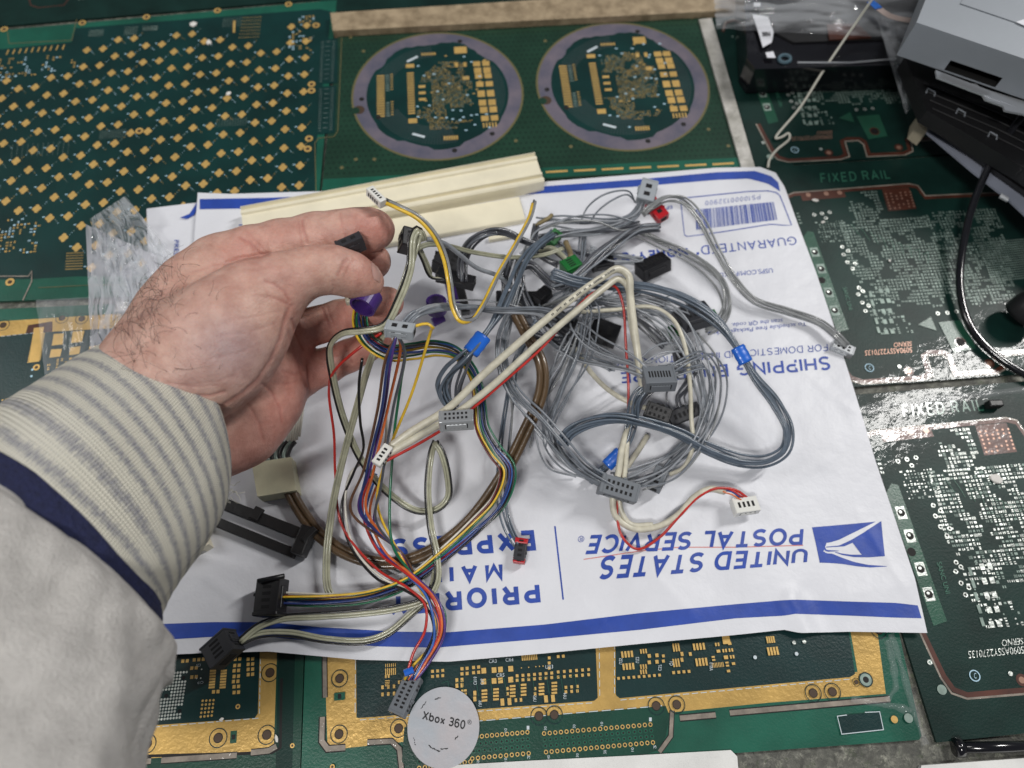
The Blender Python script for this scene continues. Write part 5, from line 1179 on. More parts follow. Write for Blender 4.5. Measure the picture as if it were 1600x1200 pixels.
SECB = [((-70, 738), (248, 938), 108.5, 35.2), ((-84, 752), (246, 950), 109, 36), ((-106, 772), (238, 974), 109, 35.6)]
def band_f(s_, a_, p): return 1.0+.4*noise.noise(p*300)*(s_ < .1)+(-1.2 if s_ < .02 else 0), BUL(a_)+(.5*math.sin(a_*90) if s_ < .08 else 0)
band = tube(SECB, 260, 24, None, band_f, 'navy_band', M['navy'], hand)
SECS = [((-96, 762), (244, 960), 109, 36.4), ((-116, 784), (248, 992), 110, 38), ((-150, 820), (247, 1040), 113, 40), ((-205, 890), (240, 1090), 116, 42), ((-270, 970), (226, 1160), 118, 44), ((-340, 1060), (206, 1262), 121, 46), ((-410, 1160), (185, 1380), 124, 48)]
def slv_f(s_, a_, p):
    d = 5.5*noise.noise(Vector((s_*2.4, math.cos(a_)*1.2, math.sin(a_)*1.2)))+2.2*noise.noise(Vector((s_*5, math.cos(a_)*3, math.sin(a_)*3+4)))
    e = min(1, s_/.12); return d*e+2.0*math.sin(min(1, s_/.05)*math.pi/2)+2.2*abs(noise.noise(Vector((a_*4, s_*3, 2))))*e, BUL(a_)*max(.15, 1-s_*2.2)+1.2*math.sin(a_*3+.6)*(1-e)
sleeve = tube(SECS, 200, 110, None, slv_f, 'fleece_sleeve', M['fleece'], hand)
# loose threads at the cuff edge
mb = MB()
for k in range(7):
    p = P(355+rh.uniform(-6, 6), 766+rh.uniform(-10, 12), 88); path = [p]
    for q in range(6): p = p+Vector((rh.uniform(-.2, 1), rh.uniform(-.9, .6), rh.uniform(-.5, .5)))*.0016; path.append(p)
    sweep(mb, catmull(path, .0008), .00012, M['palewire'], 4, False)
mb.build('loose_threads', hand)
# ------------------------------------------------------------------ cables
M['wgrey'] = mat('wire_grey', (.185, .205, .235), .33, 0, .3, .15, var=.2, vscale=160, bump=.15, bscale=700)
M['wlight'] = mat('wire_light_grey', (.29, .31, .34), .33, 0, .3, .15, var=.2, vscale=160, bump=.15, bscale=700)
M['wslate'] = mat('wire_slate', (.105, .135, .175), .3, 0, .4, .12, var=.2, vscale=160, bump=.15, bscale=700)
M['wdark'] = mat('wire_dark_grey', (.075, .08, .095), .28, 0, .5, .1, var=.2, vscale=160, bump=.15, bscale=700)
M['wclear'] = mat('wire_clear_grey', (.25, .26, .265), .28, 0, .5, .1, var=.2, vscale=160, bump=.15, bscale=700)
M['wolive'] = mat('wire_olive_grey', (.37, .37, .27), .3, 0, .5, .12, var=.2, vscale=160, bump=.15, bscale=700)
M['wcream'] = mat('cable_cream', (.60, .57, .46), .38, 0, .2, .2, var=.2, vscale=160, bump=.15, bscale=700)
M['wwhite'] = mat('wire_white', (.74, .72, .64), .35, 0, .2, .15, var=.2, vscale=160, bump=.15, bscale=700)
M['wblack'] = mat('wire_black', (.008, .008, .009), .3, 0, .4, .1, var=.2, vscale=160, bump=.15, bscale=700)
M['wred'] = mat('wire_red', (.50, .025, .018), .35, 0, .3, .15, var=.2, vscale=160, bump=.15, bscale=700)
M['wdred'] = mat('wire_dark_red', (.16, .018, .02), .35, 0, .3, .15, var=.2, vscale=160, bump=.15, bscale=700)
M['wblue'] = mat('wire_blue', (.035, .12, .42), .35, 0, .3, .15, var=.2, vscale=160, bump=.15, bscale=700)
M['wnavy'] = mat('wire_navy', (.02, .04, .17), .35, 0, .3, .15, var=.2, vscale=160, bump=.15, bscale=700)
M['wgreen'] = mat('wire_green', (.008, .14, .065), .35, 0, .3, .15, var=.2, vscale=160, bump=.15, bscale=700)
M['wyellow'] = mat('wire_yellow', (.78, .50, .035), .35, 0, .3, .15, var=.2, vscale=160, bump=.15, bscale=700)
M['worange'] = mat('wire_orange', (.66, .15, .035), .35, 0, .3, .15, var=.2, vscale=160, bump=.15, bscale=700)
M['wpurple'] = mat('wire_purple', (.085, .035, .20), .35, 0, .3, .15, var=.2, vscale=160, bump=.15, bscale=700)
M['wbrown'] = mat('wire_brown', (.13, .06, .03), .35, 0, .3, .15, var=.2, vscale=160, bump=.15, bscale=700)
M['cbrown'] = mat('cable_brown', (.105, .066, .034), .3, 0, .4, .12, var=.25, vscale=90, bump=.2, bscale=300)
M['pgrey'] = mat('connector_grey', (.155, .17, .19), .45, bump=.1, bscale=500)
M['plgrey'] = mat('connector_light_grey', (.34, .37, .40), .4, bump=.1, bscale=500)
M['psilver'] = mat('connector_silver', (.48, .50, .52), .25, .5, .3)
M['pblack'] = mat('connector_black', (.010, .010, .012), .38, bump=.1, bscale=400)
M['pcharcoal'] = mat('connector_charcoal', (.030, .031, .036), .42, bump=.1, bscale=400)
M['pwhite'] = mat('connector_white', (.70, .70, .66), .4)
M['pgreen'] = mat('connector_green', (.012, .14, .03), .4)
M['pred'] = mat('connector_red', (.45, .012, .02), .35)
M['ppurple'] = mat('purple_sleeve', (.055, .022, .16), .35)
M['pin'] = mat('tin_pin', (.6, .6, .58), .2, .8)
M['slot'] = mat('connector_slot', (.004, .004, .005), .8)
RB = random.Random(21)
def bundle(parent, px, wires, spread, seed=0, flat=False, twist=1.5, jit=.35, name='wire', pinch=None, ang=0., order=True, ends=(1., 1.)):
    c = catmull([P(*p) for p in px], .0016); T, N = frames(c); k = len(c); L = [0]
    for i in range(1, k): L.append(L[-1]+(c[i]-c[i-1]).length)
    nw = len(wires); r0 = RB.random()*6
    if nw > 2 and not flat: jit *= 1.5
    for q, (mt, r) in enumerate(wires):
        if nw > 2 and not flat: r *= .86; 
        if flat: ox, oy = (q-(nw-1)/2)*spread, 0
        elif nw == 1: ox = oy = 0
        else:
            a_ = 2.4*q+r0; rr = spread*math.sqrt((q+.5)/nw); ox, oy = rr*math.cos(a_), rr*math.sin(a_)
        path = []
        for i, p in enumerate(c):
            s_ = L[i]; f = L[i]/max(L[-1], 1e-6)
            if flat:
                lat = T[i].cross(Vector((0, 0, 1))); lat = lat.normalized() if lat.length > .02 else N[i]
                up = lat.cross(T[i]).normalized(); w_ = twist*math.sin(s_*26+seed)*.35+ang; d = (lat*math.cos(w_)+up*math.sin(w_))*ox
                d += Vector((noise.noise(Vector((s_*18, q*3.1, seed))), noise.noise(Vector((s_*18, q*3.1, seed+7))), noise.noise(Vector((s_*18, q*3.1, seed+3)))*.6))*jit
            else:
                w_ = twist*noise.noise(Vector((s_*9, seed, 1.7)))*2; e = ends[0]+(ends[1]-ends[0])*f
                pn = 1.
                if pinch is not None: pn = 1-.72*math.exp(-((f-pinch)/.09)**2)
                x = ox*math.cos(w_)-oy*math.sin(w_); y = ox*math.sin(w_)+oy*math.cos(w_)
                env_ = math.sin(min(1, max(0, f))*math.pi)**.5
                jx = noise.noise(Vector((s_*14, q*5.3, seed)))*jit*spread*3*env_; jy = noise.noise(Vector((s_*14, q*5.3, seed+9)))*jit*spread*3*env_
                B_ = T[i].cross(N[i]); d = (N[i]*(x+jx)+B_*(y+jy))*pn*e
            pp = p+d*.001; zmin = .0072+r*.001
            if pp.z < zmin and not .6 < 0: pp.z = zmin+.0
            path.append(pp)
        mb = MB(); sweep(mb, path, r*.001, mt, 8); mb.build(name, parent, smooth=True)
def band_on(parent, p1, p2, r, m, name='tape_band', n=8):
    mb = MB(); a, b = P(*p1), P(*p2); path = [a.lerp(b, i/n) for i in range(n+1)]; T, N = frames(path); pts = []; sd = 14
    for i, p in enumerate(path):
        B_ = T[i].cross(N[i]); rr = r*(.94 if i in (0, n) else 1.)*(1+.03*math.sin(i*1.9))
        for j in range(sd): t = 2*math.pi*j/sd; pts.append(p+(N[i]*math.cos(t)*1.25+B_*math.sin(t)*.75)*rr*.001)
    mb.mesh(pts, [(i*sd+j, i*sd+(j+1) % sd, (i+1)*sd+(j+1) % sd, (i+1)*sd+j) for i in range(n) for j in range(sd)]+[tuple(range(sd)), tuple(n*sd+j for j in range(sd))], m); mb.build(name, parent, smooth=True)
def conn(parent, u, v, z, L, W, T, ang, m, tilt=0., roll=0., rows=2, n=6, end=True, latch=True, holes='slot', name='connector', pins=False, side=True):
    """box connector: L,W in photo pixels (long / short), T thickness mm, ang = direction of long axis in the picture"""
    c = P(u, v, z); a = P(u+10*math.cos(math.radians(ang)), v-10*math.sin(math.radians(ang)), z)-c; a.normalize()
    up = Vector((0, 0, 1)); b = up.cross(a).normalized(); nn_ = up.copy()
    R1 = Matrix.Rotation(math.radians(-tilt), 3, b); a = R1 @ a; nn_ = R1 @ nn_
    R2 = Matrix.Rotation(math.radians(roll), 3, a); b = R2 @ b; nn_ = R2 @ nn_
    k = depth(u, v, z)/F; L *= k; W *= k; T *= .001
    mb = MB(); mb.box(c, a, b, nn_, L, W, T, m, .0004, 2)
    def q(x, y, w_, h_, mm_, dz=.00006, th=.0001): mb.box(c+a*x*L+b*y*W+nn_*(T/2+dz), a, b, nn_, w_*L, h_*W, th, mm_)
    # lip on the wire side, grooves, latch
    mb.box(c-a*(L*.44)+nn_*.0001, a, b, nn_, L*.10, W*1.05, T*1.06, m, .0003, 1)
    for r in range(rows):
        y = (r+.5)/rows*.74-.37
        for i in range(n):
            x = -.36+.72*(i+.5)/n
            q(x, y, .72/n*.5, .36/rows, M['slot'])
            if pins: mb.box(c+a*x*L+b*(y+.12)*W+nn_*(T/2+.00015), a, b, nn_, .72/n*.3*L, .12*W/rows, .0002, M['pin'])
    if latch: mb.box(c-b*(W*.5), a, b, nn_, L*.6, W*.08, T*.4, m, .0002, 1)
    if end:
        mb.box(c+a*(L*.5+.00005), a, b, nn_, .0002, W*.5, T*.5, M['slot']); mb.box(c+a*(L*.47)+nn_*(T*.5), a, b, nn_, L*.06, W*.9, .0004, m, .0001, 1)
    if side:
        for i in range(n):
            x = -.36+.72*(i+.5)/n
            for sg in (-1, 1): mb.box(c+a*x*L+b*(W/2+.00005)*sg, a, b, nn_, .72/n*.45*L, .0002, T*.42, M['slot'])
    o = mb.build(name, parent)
    if latch:
        lb = MB(); lb.box(c+b*(W*.5)+nn_*(T*.1), a, b, nn_, L*.34, W*.14, T*.5, m, .0003, 1); lb.box(c+b*(W*.56)+a*(L*.08)+nn_*(T*.12), a, b, nn_, L*.08, W*.1, T*.6, m, .0002, 1)
        l_ = lb.build('latch'); l_.parent = o
    return o
def W_(m, r, n=1): return [(M[m], r)]*n
GH = 'grey wiring harnesses in the heap'

# 1 colour harness with black plug
t = thing('wire_harness', 'loose rainbow wire harness looping from the purple clip to a black plug at lower left', 'wire harness', P(600, 930, 8), 'multicoloured wiring harnesses')
cols = ['wwhite', 'wblue', 'wgreen', 'wyellow', 'wblack', 'wdred', 'wred', 'wnavy', 'wwhite', 'wgreen', 'wyellow', 'wbrown']
base = [(566, 478, 92), (563, 505, 92), (572, 530, 92), (600, 550, 90), (640, 548, 80), (680, 543, 68), (716, 554, 54), (742, 588, 42), (750, 630, 36), (754, 668, 34), (772, 704, 31), (792, 734, 28), (780, 780, 26), (742, 822, 20), (690, 868, 16), (640, 905, 14), (580, 928, 14), (510, 936, 15), (440, 936, 16)]
bundle(t, base, [(M[c], .62) for c in cols], 3.5, 3, twist=.6, jit=.2)
conn(t, 424, 934, 17, 56, 40, 9, 84, M['pblack'], 0, -14, 1, 4, name='black_plug')
mb = MB(); sweep(mb, [P(404, 908, 22), P(444, 900, 23)], .0012, M['pblack'], 8); mb.build('latch_bar', t, smooth=True)

# 2 harness from light grey plug down to grey plug
t = thing('wire_harness', 'spread coloured wires hanging from the light grey plug down to the plug beside the sticker', 'wire harness', P(650, 1050, 8), 'multicoloured wiring harnesses')
fan = [('wbrown', (603, 560), (590, 640), (568, 735), (549, 800)), ('wpurple', (611, 562), (602, 630), (578, 735), (562, 800)), ('wnavy', (607, 563), (596, 642), (573, 738), (566, 802)), ('worange', (626, 540), (610, 620), (584, 735), (573, 800)),
       ('wdark', (632, 548), (614, 640), (596, 755), (588, 815)), ('wgreen', (632, 545), (626, 600), (614, 700), (613, 850)), ('wyellow', (674, 515), (645, 610), (604, 715), (590, 790))]
for q, (m_, a, b, c, d) in enumerate(fan):
    st = [(620, 522, 104)] if m_ != 'wyellow' else [(640, 512, 104), (668, 506, 104), (676, 512, 103)]
    tail = [(626, 862+q, 14), (652, 905+q*1.5, 16), (672-q*.6, 940, 18), (690-q*1.6, 975, 18), (684-q*2, 1010, 16), (660-q*2.4, 1040, 15), (644-q*2, 1062, 14)]
    mid = [(*a, 96), (*b, 72), (*c, 44), (*d, 26)]
    if m_ == 'wgreen': tail = [(640, 892, 16), (668, 925, 17), (694, 955, 18), (692, 995, 17), (668, 1034, 15), (650, 1060, 14)]
    mb = MB(); sweep(mb, catmull([P(*p) for p in st+mid+tail], .002), .00066, M[m_], 8); mb.build('wire', t, smooth=True)
for q, (m_, pts_) in enumerate((('wwhite', [(604, 640, 60), (598, 700, 40), (548, 740, 26), (540, 800, 18), (556, 860, 14), (600, 905, 15), (640, 920, 17), (672, 945, 18), (685, 985, 17), (664, 1030, 16), (648, 1062, 14)]),
                                ('wblack', [(566, 560, 90), (561, 600, 80), (563, 660, 60), (568, 700, 46), (552, 740, 28), (534, 790, 18), (546, 850, 14), (590, 905, 15), (632, 922, 17), (664, 945, 18), (678, 985, 17), (660, 1030, 16), (644, 1062, 14)]),
                                ('wred', [(596, 520, 92), (560, 545, 90), (524, 578, 80), (514, 612, 60), (522, 680, 40), (524, 740, 26), (534, 820, 16), (590, 890, 15), (636, 918, 18), (664, 945, 19), (664, 985, 20), (646, 1020, 18), (636, 1052, 16)]),
                                ('wred', [(588, 722, 22), (566, 790, 18), (590, 860, 16), (640, 900, 18), (676, 935, 19), (688, 985, 18), (664, 1032, 16), (646, 1062, 14)]),
                                ('wpurple', [(596, 760, 20), (584, 820, 16), (604, 868, 16), (650, 902, 18), (688, 945, 19), (694, 990, 18), (670, 1036, 16), (650, 1062, 14)]),
                                ('worange', [(600, 730, 22), (578, 800, 17), (600, 860, 16), (645, 900, 18), (682, 940, 19), (690, 986, 18), (666, 1034, 16), (648, 1062, 14)]),
                                ('wblue', [(588, 740, 21), (572, 800, 17), (586, 850, 15), (630, 892, 17), (668, 935, 19), (678, 1000, 18), (660, 1036, 16), (646, 1062, 14)]))):
    mb = MB(); sweep(mb, catmull([P(*p) for p in pts_], .002), .00066, M[m_], 8); mb.build('wire', t, smooth=True)
conn(t, 634, 1086, 12, 62, 27, 6, 246, M['pgrey'], 8, 10, 2, 7, name='grey_plug')
mb = MB(); sweep(mb, [P(632, 1052, 17), P(646, 1046, 17)], .0016, M['bluetape'], 8); mb.build('blue_pin', t)

# 3 light grey plug with grey wires running right
t = thing('wire_harness', 'small light grey plug hanging in front of the fingers with grey wires arching right', 'wire harness', P(624, 516, 100), GH)
bundle(t, [(632, 508, 104), (646, 492, 104), (676, 482, 98), (730, 478, 86), (790, 484, 70), (850, 486, 54), (888, 500, 42)], W_('wgrey', .75, 4), 2.0, 4, jit=.3)
bundle(t, [(632, 508, 103), (652, 488, 103), (700, 476, 92), (770, 488, 74), (840, 492, 56), (870, 510, 44)], W_('wlight', .7, 2), 1.4, 8, jit=.4)
conn(t, 625, 516, 104, 46, 22, 5, -8, M['plgrey'], 0, -20, 1, 2, name='light_grey_plug')

# 4 olive ribbons with charcoal plug
t = thing('ribbon_cable', 'long olive-grey three-core ribbon looping from above the fingertips down to the charcoal plug', 'ribbon cable', P(520, 800, 8))
core = [('wolive', .72), ('wolive', .72), ('wblack', .5)]
def rib(px, seed, cores=None, sp=1.25, ang=0., tw=.8): bundle(t, px, [(M[c], r) for c, r in (cores or core)], sp, seed, flat=True, twist=tw, jit=.12, name='core', ang=ang)
rib([(660, 372, 112), (652, 358, 116), (644, 372, 115), (640, 420, 108), (622, 470, 104), (600, 508, 102), (568, 516, 101), (536, 520, 98), (516, 540, 90), (520, 590, 74), (538, 660, 52), (566, 722, 34), (606, 770, 22), (650, 798, 16), (682, 796, 16), (700, 778, 18), (700, 744, 24), (690, 706, 30), (680, 690, 32)], 2)
rib([(680, 690, 32), (674, 706, 28), (668, 760, 22), (672, 820, 18), (682, 870, 18), (682, 910, 18), (664, 936, 17), (620, 950, 15), (560, 958, 14), (500, 962, 14), (440, 966, 15), (404, 978, 16), (374, 1002, 18)], 5)
rib([(662, 376, 112), (656, 362, 115), (650, 380, 112), (632, 440, 104), (604, 510, 92), (580, 560, 80), (556, 640, 58), (530, 740, 34), (518, 800, 22), (510, 870, 14), (512, 920, 12), (522, 938, 11)], 9, [('wolive', .72), ('wolive', .72), ('wolive', .5)])
rib([(374, 1004, 17), (404, 992, 14), (450, 990, 11), (510, 1000, 10), (570, 1002, 10), (606, 990, 11), (640, 962, 13), (670, 932, 15), (684, 880, 16)], 12, [('wolive', .7), ('wolive', .7), ('wblack', .5)])
conn(t, 348, 1014, 17, 40, 48, 9, 300, M['pcharcoal'], 10, 14, 1, 4, name='charcoal_plug')
# 4b upper olive ribbon
t = thing('ribbon_cable', 'short olive-grey ribbon running from the black plug beside the fingertips to the right', 'ribbon cable', P(700, 385, 60))
rib([(652, 388, 96), (668, 382, 92), (700, 384, 80), (740, 394, 66), (800, 402, 50), (850, 398, 40), (880, 388, 36)], 4, [('wolive', .7), ('wolive', .7)])
rib([(652, 384, 94), (664, 410, 84), (674, 432, 76), (690, 436, 66)], 7)
conn(t, 637, 377, 98, 34, 24, 8, 86, M['pblack'], 0, 24, 1, 3, name='black_plug')

# 5 twin cream cable with red wire
t = thing('signal_cable', 'twin thick cream cable with a red wire crossing the heap between two white plugs', 'cable', P(800, 560, 30))
bundle(t, [(604, 702, 55), (640, 676, 58), (700, 638, 61), (750, 590, 64), (800, 545, 66), (850, 502, 66), (900, 462, 66), (940, 434, 64), (966, 420, 62), (982, 430, 60), (985, 460, 56), (992, 520, 50), (1000, 580, 42), (1006, 620, 34)], W_('wcream', 1.9), 0, 1, name='cable')
bundle(t, [(606, 710, 55), (650, 684, 57), (710, 648, 59), (770, 602, 61), (820, 556, 62), (870, 512, 62), (910, 478, 62), (944, 450, 60), (966, 436, 58), (980, 446, 56), (986, 500, 48), (1000, 570, 38)], W_('wcream', 1.75), 0, 2, name='cable')
bundle(t, [(604, 720, 55), (660, 690, 56), (720, 652, 57), (790, 594, 58), (850, 540, 58), (900, 482, 58), (930, 456, 56), (960, 447, 54), (972, 470, 50), (978, 540, 40), (982, 620, 28), (978, 690, 22), (970, 760, 18), (964, 800, 15), (972, 838, 12), (996, 858, 10), (1030, 840, 12), (1062, 806, 16), (1092, 776, 18), (1120, 763, 18), (1150, 766, 16), (1168, 778, 14)], W_('wred', .7), 0, 3)
bundle(t, [(1006, 600, 34), (984, 660, 26), (972, 700, 24), (966, 740, 22), (958, 776, 18), (962, 806, 14), (990, 826, 12), (1030, 822, 13), (1060, 804, 15), (1086, 776, 17), (1110, 764, 17), (1132, 768, 15)], W_('wcream', 1.7), 0, 4, name='cable')
bundle(t, [(980, 690, 24), (976, 740, 21), (968, 786, 16), (984, 818, 13), (1020, 820, 13)], W_('wcream', 1.3), 0, 6, name='cable')
bundle(t, [(1128, 766, 16), (1144, 770, 15), (1158, 780, 14)], [(M['wblue'], .5), (M['worange'], .5), (M['wblack'], .5), (M['wred'], .5)], 1.6, 5, jit=.3)
bundle(t, [(596, 716, 41), (604, 708, 42), (614, 702, 44)], [(M['wblue'], .6), (M['wblack'], .6), (M['wred'], .6)], 2.2, 5, jit=.3)
conn(t, 598, 712, 58, 36, 16, 4, 55, M['pwhite'], 0, 0, 1, 4, end=False, latch=False, name='white_plug')
conn(t, 1164, 791, 13, 40, 25, 5, 8, M['pwhite'], 0, -10, 1, 4, end=False, name='white_plug')
mb = MB(); cpath = catmull([P(*p) for p in [(604, 704, 44), (640, 678, 50), (700, 638, 56), (750, 590, 62), (800, 545, 66), (850, 502, 66), (900, 462, 66), (940, 434, 64), (966, 420, 62), (982, 430, 60), (985, 460, 56), (992, 520, 50), (1000, 580, 42), (1006, 620, 34)]], .0016)
us = [proj(p)[0] for p in cpath]; i0 = min(range(len(us)), key=lambda i: abs(us[i]-862)+(cpath[i].z < .06)*99); 
for k, st_ in enumerate('| ll N ND NE J 4 RVVS MFDA'):
    if st_ == ' ': continue
    p = cpath[i0+k]; t_ = (cpath[i0+k+1]-p).normalized(); n_ = (Vector((0, 0, CAMZ))-p); n_ = (n_-t_*n_.dot(t_)).normalized(); b_ = n_.cross(t_)
    for s_ in (-.0004, .0004): mb.box(p+n_*.00192+t_*s_, t_, b_, n_, .0004, .0010, .0001, M['stickerink'])
mb.build('printed_marks', t)
# second cream cable in the grey heap
t = thing('signal_cable', 'single cream cable curving down the right side of the heap to a small grey plug', 'cable', P(1080, 600, 20))
bundle(t, [(900, 488, 34), (960, 484, 34), (1020, 480, 36), (1052, 500, 36), (1070, 540, 34), (1078, 600, 30), (1080, 650, 26), (1082, 700, 20), (1068, 730, 16), (1046, 742, 14)], W_('wcream', 1.15), 0, 9, name='cable')
bundle(t, [(1052, 720, 16), (1044, 730, 15), (1034, 742, 14)], W_('wgrey', .55, 4), 1.6, 3)
conn(t, 1028, 749, 12, 38, 21, 6, 245, M['pgrey'], 5, 10, 1, 3, name='grey_plug')
t = thing('signal_cable', 'cream cable passing behind the red wire to the black plug inside the loop', 'cable', P(940, 600, 20))
bundle(t, [(890, 520, 22), (912, 566, 20), (940, 600, 20), (970, 622, 22), (998, 634, 22), (1018, 640, 22)], W_('wcream', 1.4), 0, 3, name='cable')
bundle(t, [(1012, 680, 12), (996, 706, 10.5), (980, 730, 10), (972, 760, 11)], W_('wcream', 1.5), 0, 3, name='cable')
conn(t, 1028, 646, 22, 40, 26, 9, -22, M['pblack'], 6, 20, 2, 4, name='black_plug')

# 6 brown twin cable
t = thing('power_cable', 'pair of glossy brown cables sweeping under the coloured wires', 'cable', P(650, 880, 8))
bundle(t, [(446, 752, 14), (466, 792, 12), (500, 836, 10.5), (550, 868, 10), (610, 880, 10), (670, 862, 11), (730, 818, 14), (780, 752, 20), (818, 680, 28), (846, 612, 36), (846, 570, 40), (824, 524, 42), (806, 490, 44)], W_('cbrown', 1.75, 2), 3.3, 6, flat=True, twist=1.2, jit=.1, name='cable')

# 7 yellow / grey twin from white plug
t = thing('signal_cable', 'yellow and grey wires drooping in a V below the white plug above the index finger', 'wire', P(720, 500, 60))
pa = [(600, 316, 122), (622, 326, 122), (652, 342, 119), (676, 368, 114), (692, 402, 108), (700, 440, 102), (706, 480, 98), (718, 502, 96), (734, 502, 92), (750, 482, 86), (776, 430, 74), (806, 378, 62), (826, 340, 52), (832, 318, 46)]
bundle(t, pa, W_('wyellow', .78), 0, 4)
bundle(t, [(p[0]+4.5, p[1]-2.5, p[2]-1) for p in pa], W_('wclear', .85), 0, 4); bundle(t, [(p[0]+2.5, p[1]-5, p[2]-3) for p in pa], W_('wdark', .6), 0, 4)
conn(t, 588, 308, 123, 36, 13, 4, -44, M['pwhite'], 0, -12, 1, 5, end=False, latch=False, name='white_plug')
t = thing('signal_cable', 'clear greyish cable lying diagonally over the yellow wire', 'cable', P(740, 410, 50))
bundle(t, [(668, 374, 92), (694, 380, 84), (716, 396, 76), (744, 418, 66), (780, 432, 56), (800, 450, 48)], [(M['wlight'], 1.15)], 0, 3, name='cable')
bundle(t, [(800, 450, 46), (780, 500, 34), (770, 540, 24)], [(M['wlight'], .9)], 0, 3, name='cable') if False else None

# 8 grey harnesses
t = thing('wire_harness', 'slate grey wire bundle bound with blue tape, curling under the light grey plug wires', 'wire harness', P(742, 540, 60), GH)
bundle(t, [(862, 366, 46), (838, 384, 52), (818, 410, 58), (800, 450, 64), (780, 490, 68), (760, 520, 70), (744, 540, 70), (722, 562, 66), (702, 580, 60), (690, 604, 54), (698, 628, 48), (712, 640, 46)], W_('wslate', .8, 7), 2.9, 4, pinch=.62, jit=.25)
bundle(t, [(734, 548, 66), (722, 575, 60), (712, 604, 54), (712, 630, 48)], W_('wdark', .75, 4), 2.2, 8)
band_on(t, (756, 524, 71), (735, 551, 69), 3.3, M['bluetape'])
conn(t, 713, 657, 66, 54, 26, 6, 4, M['psilver'], 0, -24, 2, 6, name='silver_plug')

t = thing('wire_harness', 'long slate harness sweeping in a big loop on the right, blue tape near the lettering', 'wire harness', P(1160, 600, 20), GH)
bundle(t, [(862, 428, 52), (900, 440, 48), (960, 446, 44), (1020, 452, 42), (1080, 474, 40), (1122, 504, 38), (1150, 540, 36), (1180, 590, 32), (1212, 630, 28), (1232, 670, 24), (1228, 704, 21), (1200, 722, 19), (1160, 722, 19), (1110, 704, 22), (1060, 678, 26), (1010, 662, 30), (960, 654, 33), (916, 662, 33), (888, 678, 31), (878, 696, 30)], W_('wslate', .8, 9), 3.1, 14, pinch=.38, jit=.28)
band_on(t, (1152, 542, 36.5), (1166, 567, 34.5), 3.2, M['bluetape'])

t = thing('wire_harness', 'slate grey bundle hanging below the wide grey plug with blue tape near the bottom', 'wire harness', P(960, 720, 15), GH)
bundle(t, [(1012, 604, 40), (996, 624, 36), (990, 660, 28), (978, 694, 22), (962, 716, 18), (940, 736, 15), (920, 752, 12)], W_('wslate', .75, 6), 2.4, 17, pinch=.7)
bundle(t, [(1024, 604, 40), (1008, 622, 36), (998, 646, 30), (992, 670, 26)], W_('wdark', .75, 4), 1.8, 19)
band_on(t, (970, 706, 20), (948, 728, 17), 2.7, M['bluetape'])
conn(t, 1029, 592, 44, 50, 36, 7, 2, M['pgrey'], 0, -18, 1, 8, name='wide_grey_plug')
bundle(t, [(1008, 580, 44), (990, 566, 42), (960, 552, 38), (926, 536, 34), (896, 512, 30)], W_('wlight', .62, 5), 4.2, 23, jit=.5, ends=(.6, 1.3))
bundle(t, [(1006, 590, 44), (976, 582, 40), (940, 576, 34), (900, 568, 28), (868, 550, 26)], W_('wlight', .62, 4), 3.8, 29, jit=.5, ends=(.6, 1.2))

t = thing('wire_harness', 'grey bundle running down the centre and across to the grey plug beside the small loop', 'wire harness', P(860, 690, 15), GH)
bundle(t, [(812, 440, 44), (800, 480, 44), (782, 530, 42), (786, 580, 40), (806, 620, 38), (840, 655, 36), (876, 696, 32), (910, 732, 26), (950, 756, 22), (974, 770, 20)], W_('wgrey', .72, 6), 2.9, 31, jit=.25)
bundle(t, [(892, 520, 30), (868, 570, 24), (852, 620, 20), (858, 670, 18), (884, 715, 18), (920, 742, 18), (950, 756, 20)], W_('wlight', .6, 3), 4.5, 37, jit=.45)
bundle(t, [(900, 510, 30), (890, 560, 22), (868, 610, 16), (856, 650, 16), (872, 700, 18), (910, 735, 18), (948, 754, 20)], W_('wgrey', .6, 3), 4.0, 41, jit=.45)
conn(t, 966, 764, 20, 62, 30, 8, -16, M['pgrey'], -4, 6, 2, 6, name='grey_plug')

t = thing('wire_harness', 'grey bundle arching over the cream bar and dropping behind the slate wires', 'wire harness', P(760, 370, 30), GH)
bundle(t, [(724, 440, 36), (724, 408, 42), (736, 380, 50), (762, 362, 56), (790, 362, 54), (820, 376, 50), (850, 384, 46)], W_('wdark', .85, 5), 2.4, 43, flat=False, jit=.15)
bundle(t, [(720, 440, 36), (720, 408, 42), (730, 382, 50), (752, 366, 56), (776, 360, 56)], W_('wgrey', .7, 3), 1.8, 47, jit=.15)
conn(t, 712, 436, 34, 62, 18, 6, -14, M['pblack'], 0, -10, 1, 3, name='black_plug')
t = thing('connector_block', 'chunky black multi-way connector standing behind the yellow wire', 'connector', P(700, 410, 20))
conn(t, 700, 412, 26, 34, 40, 12, 60, M['pblack'], 0, 10, 2, 3, name='body')

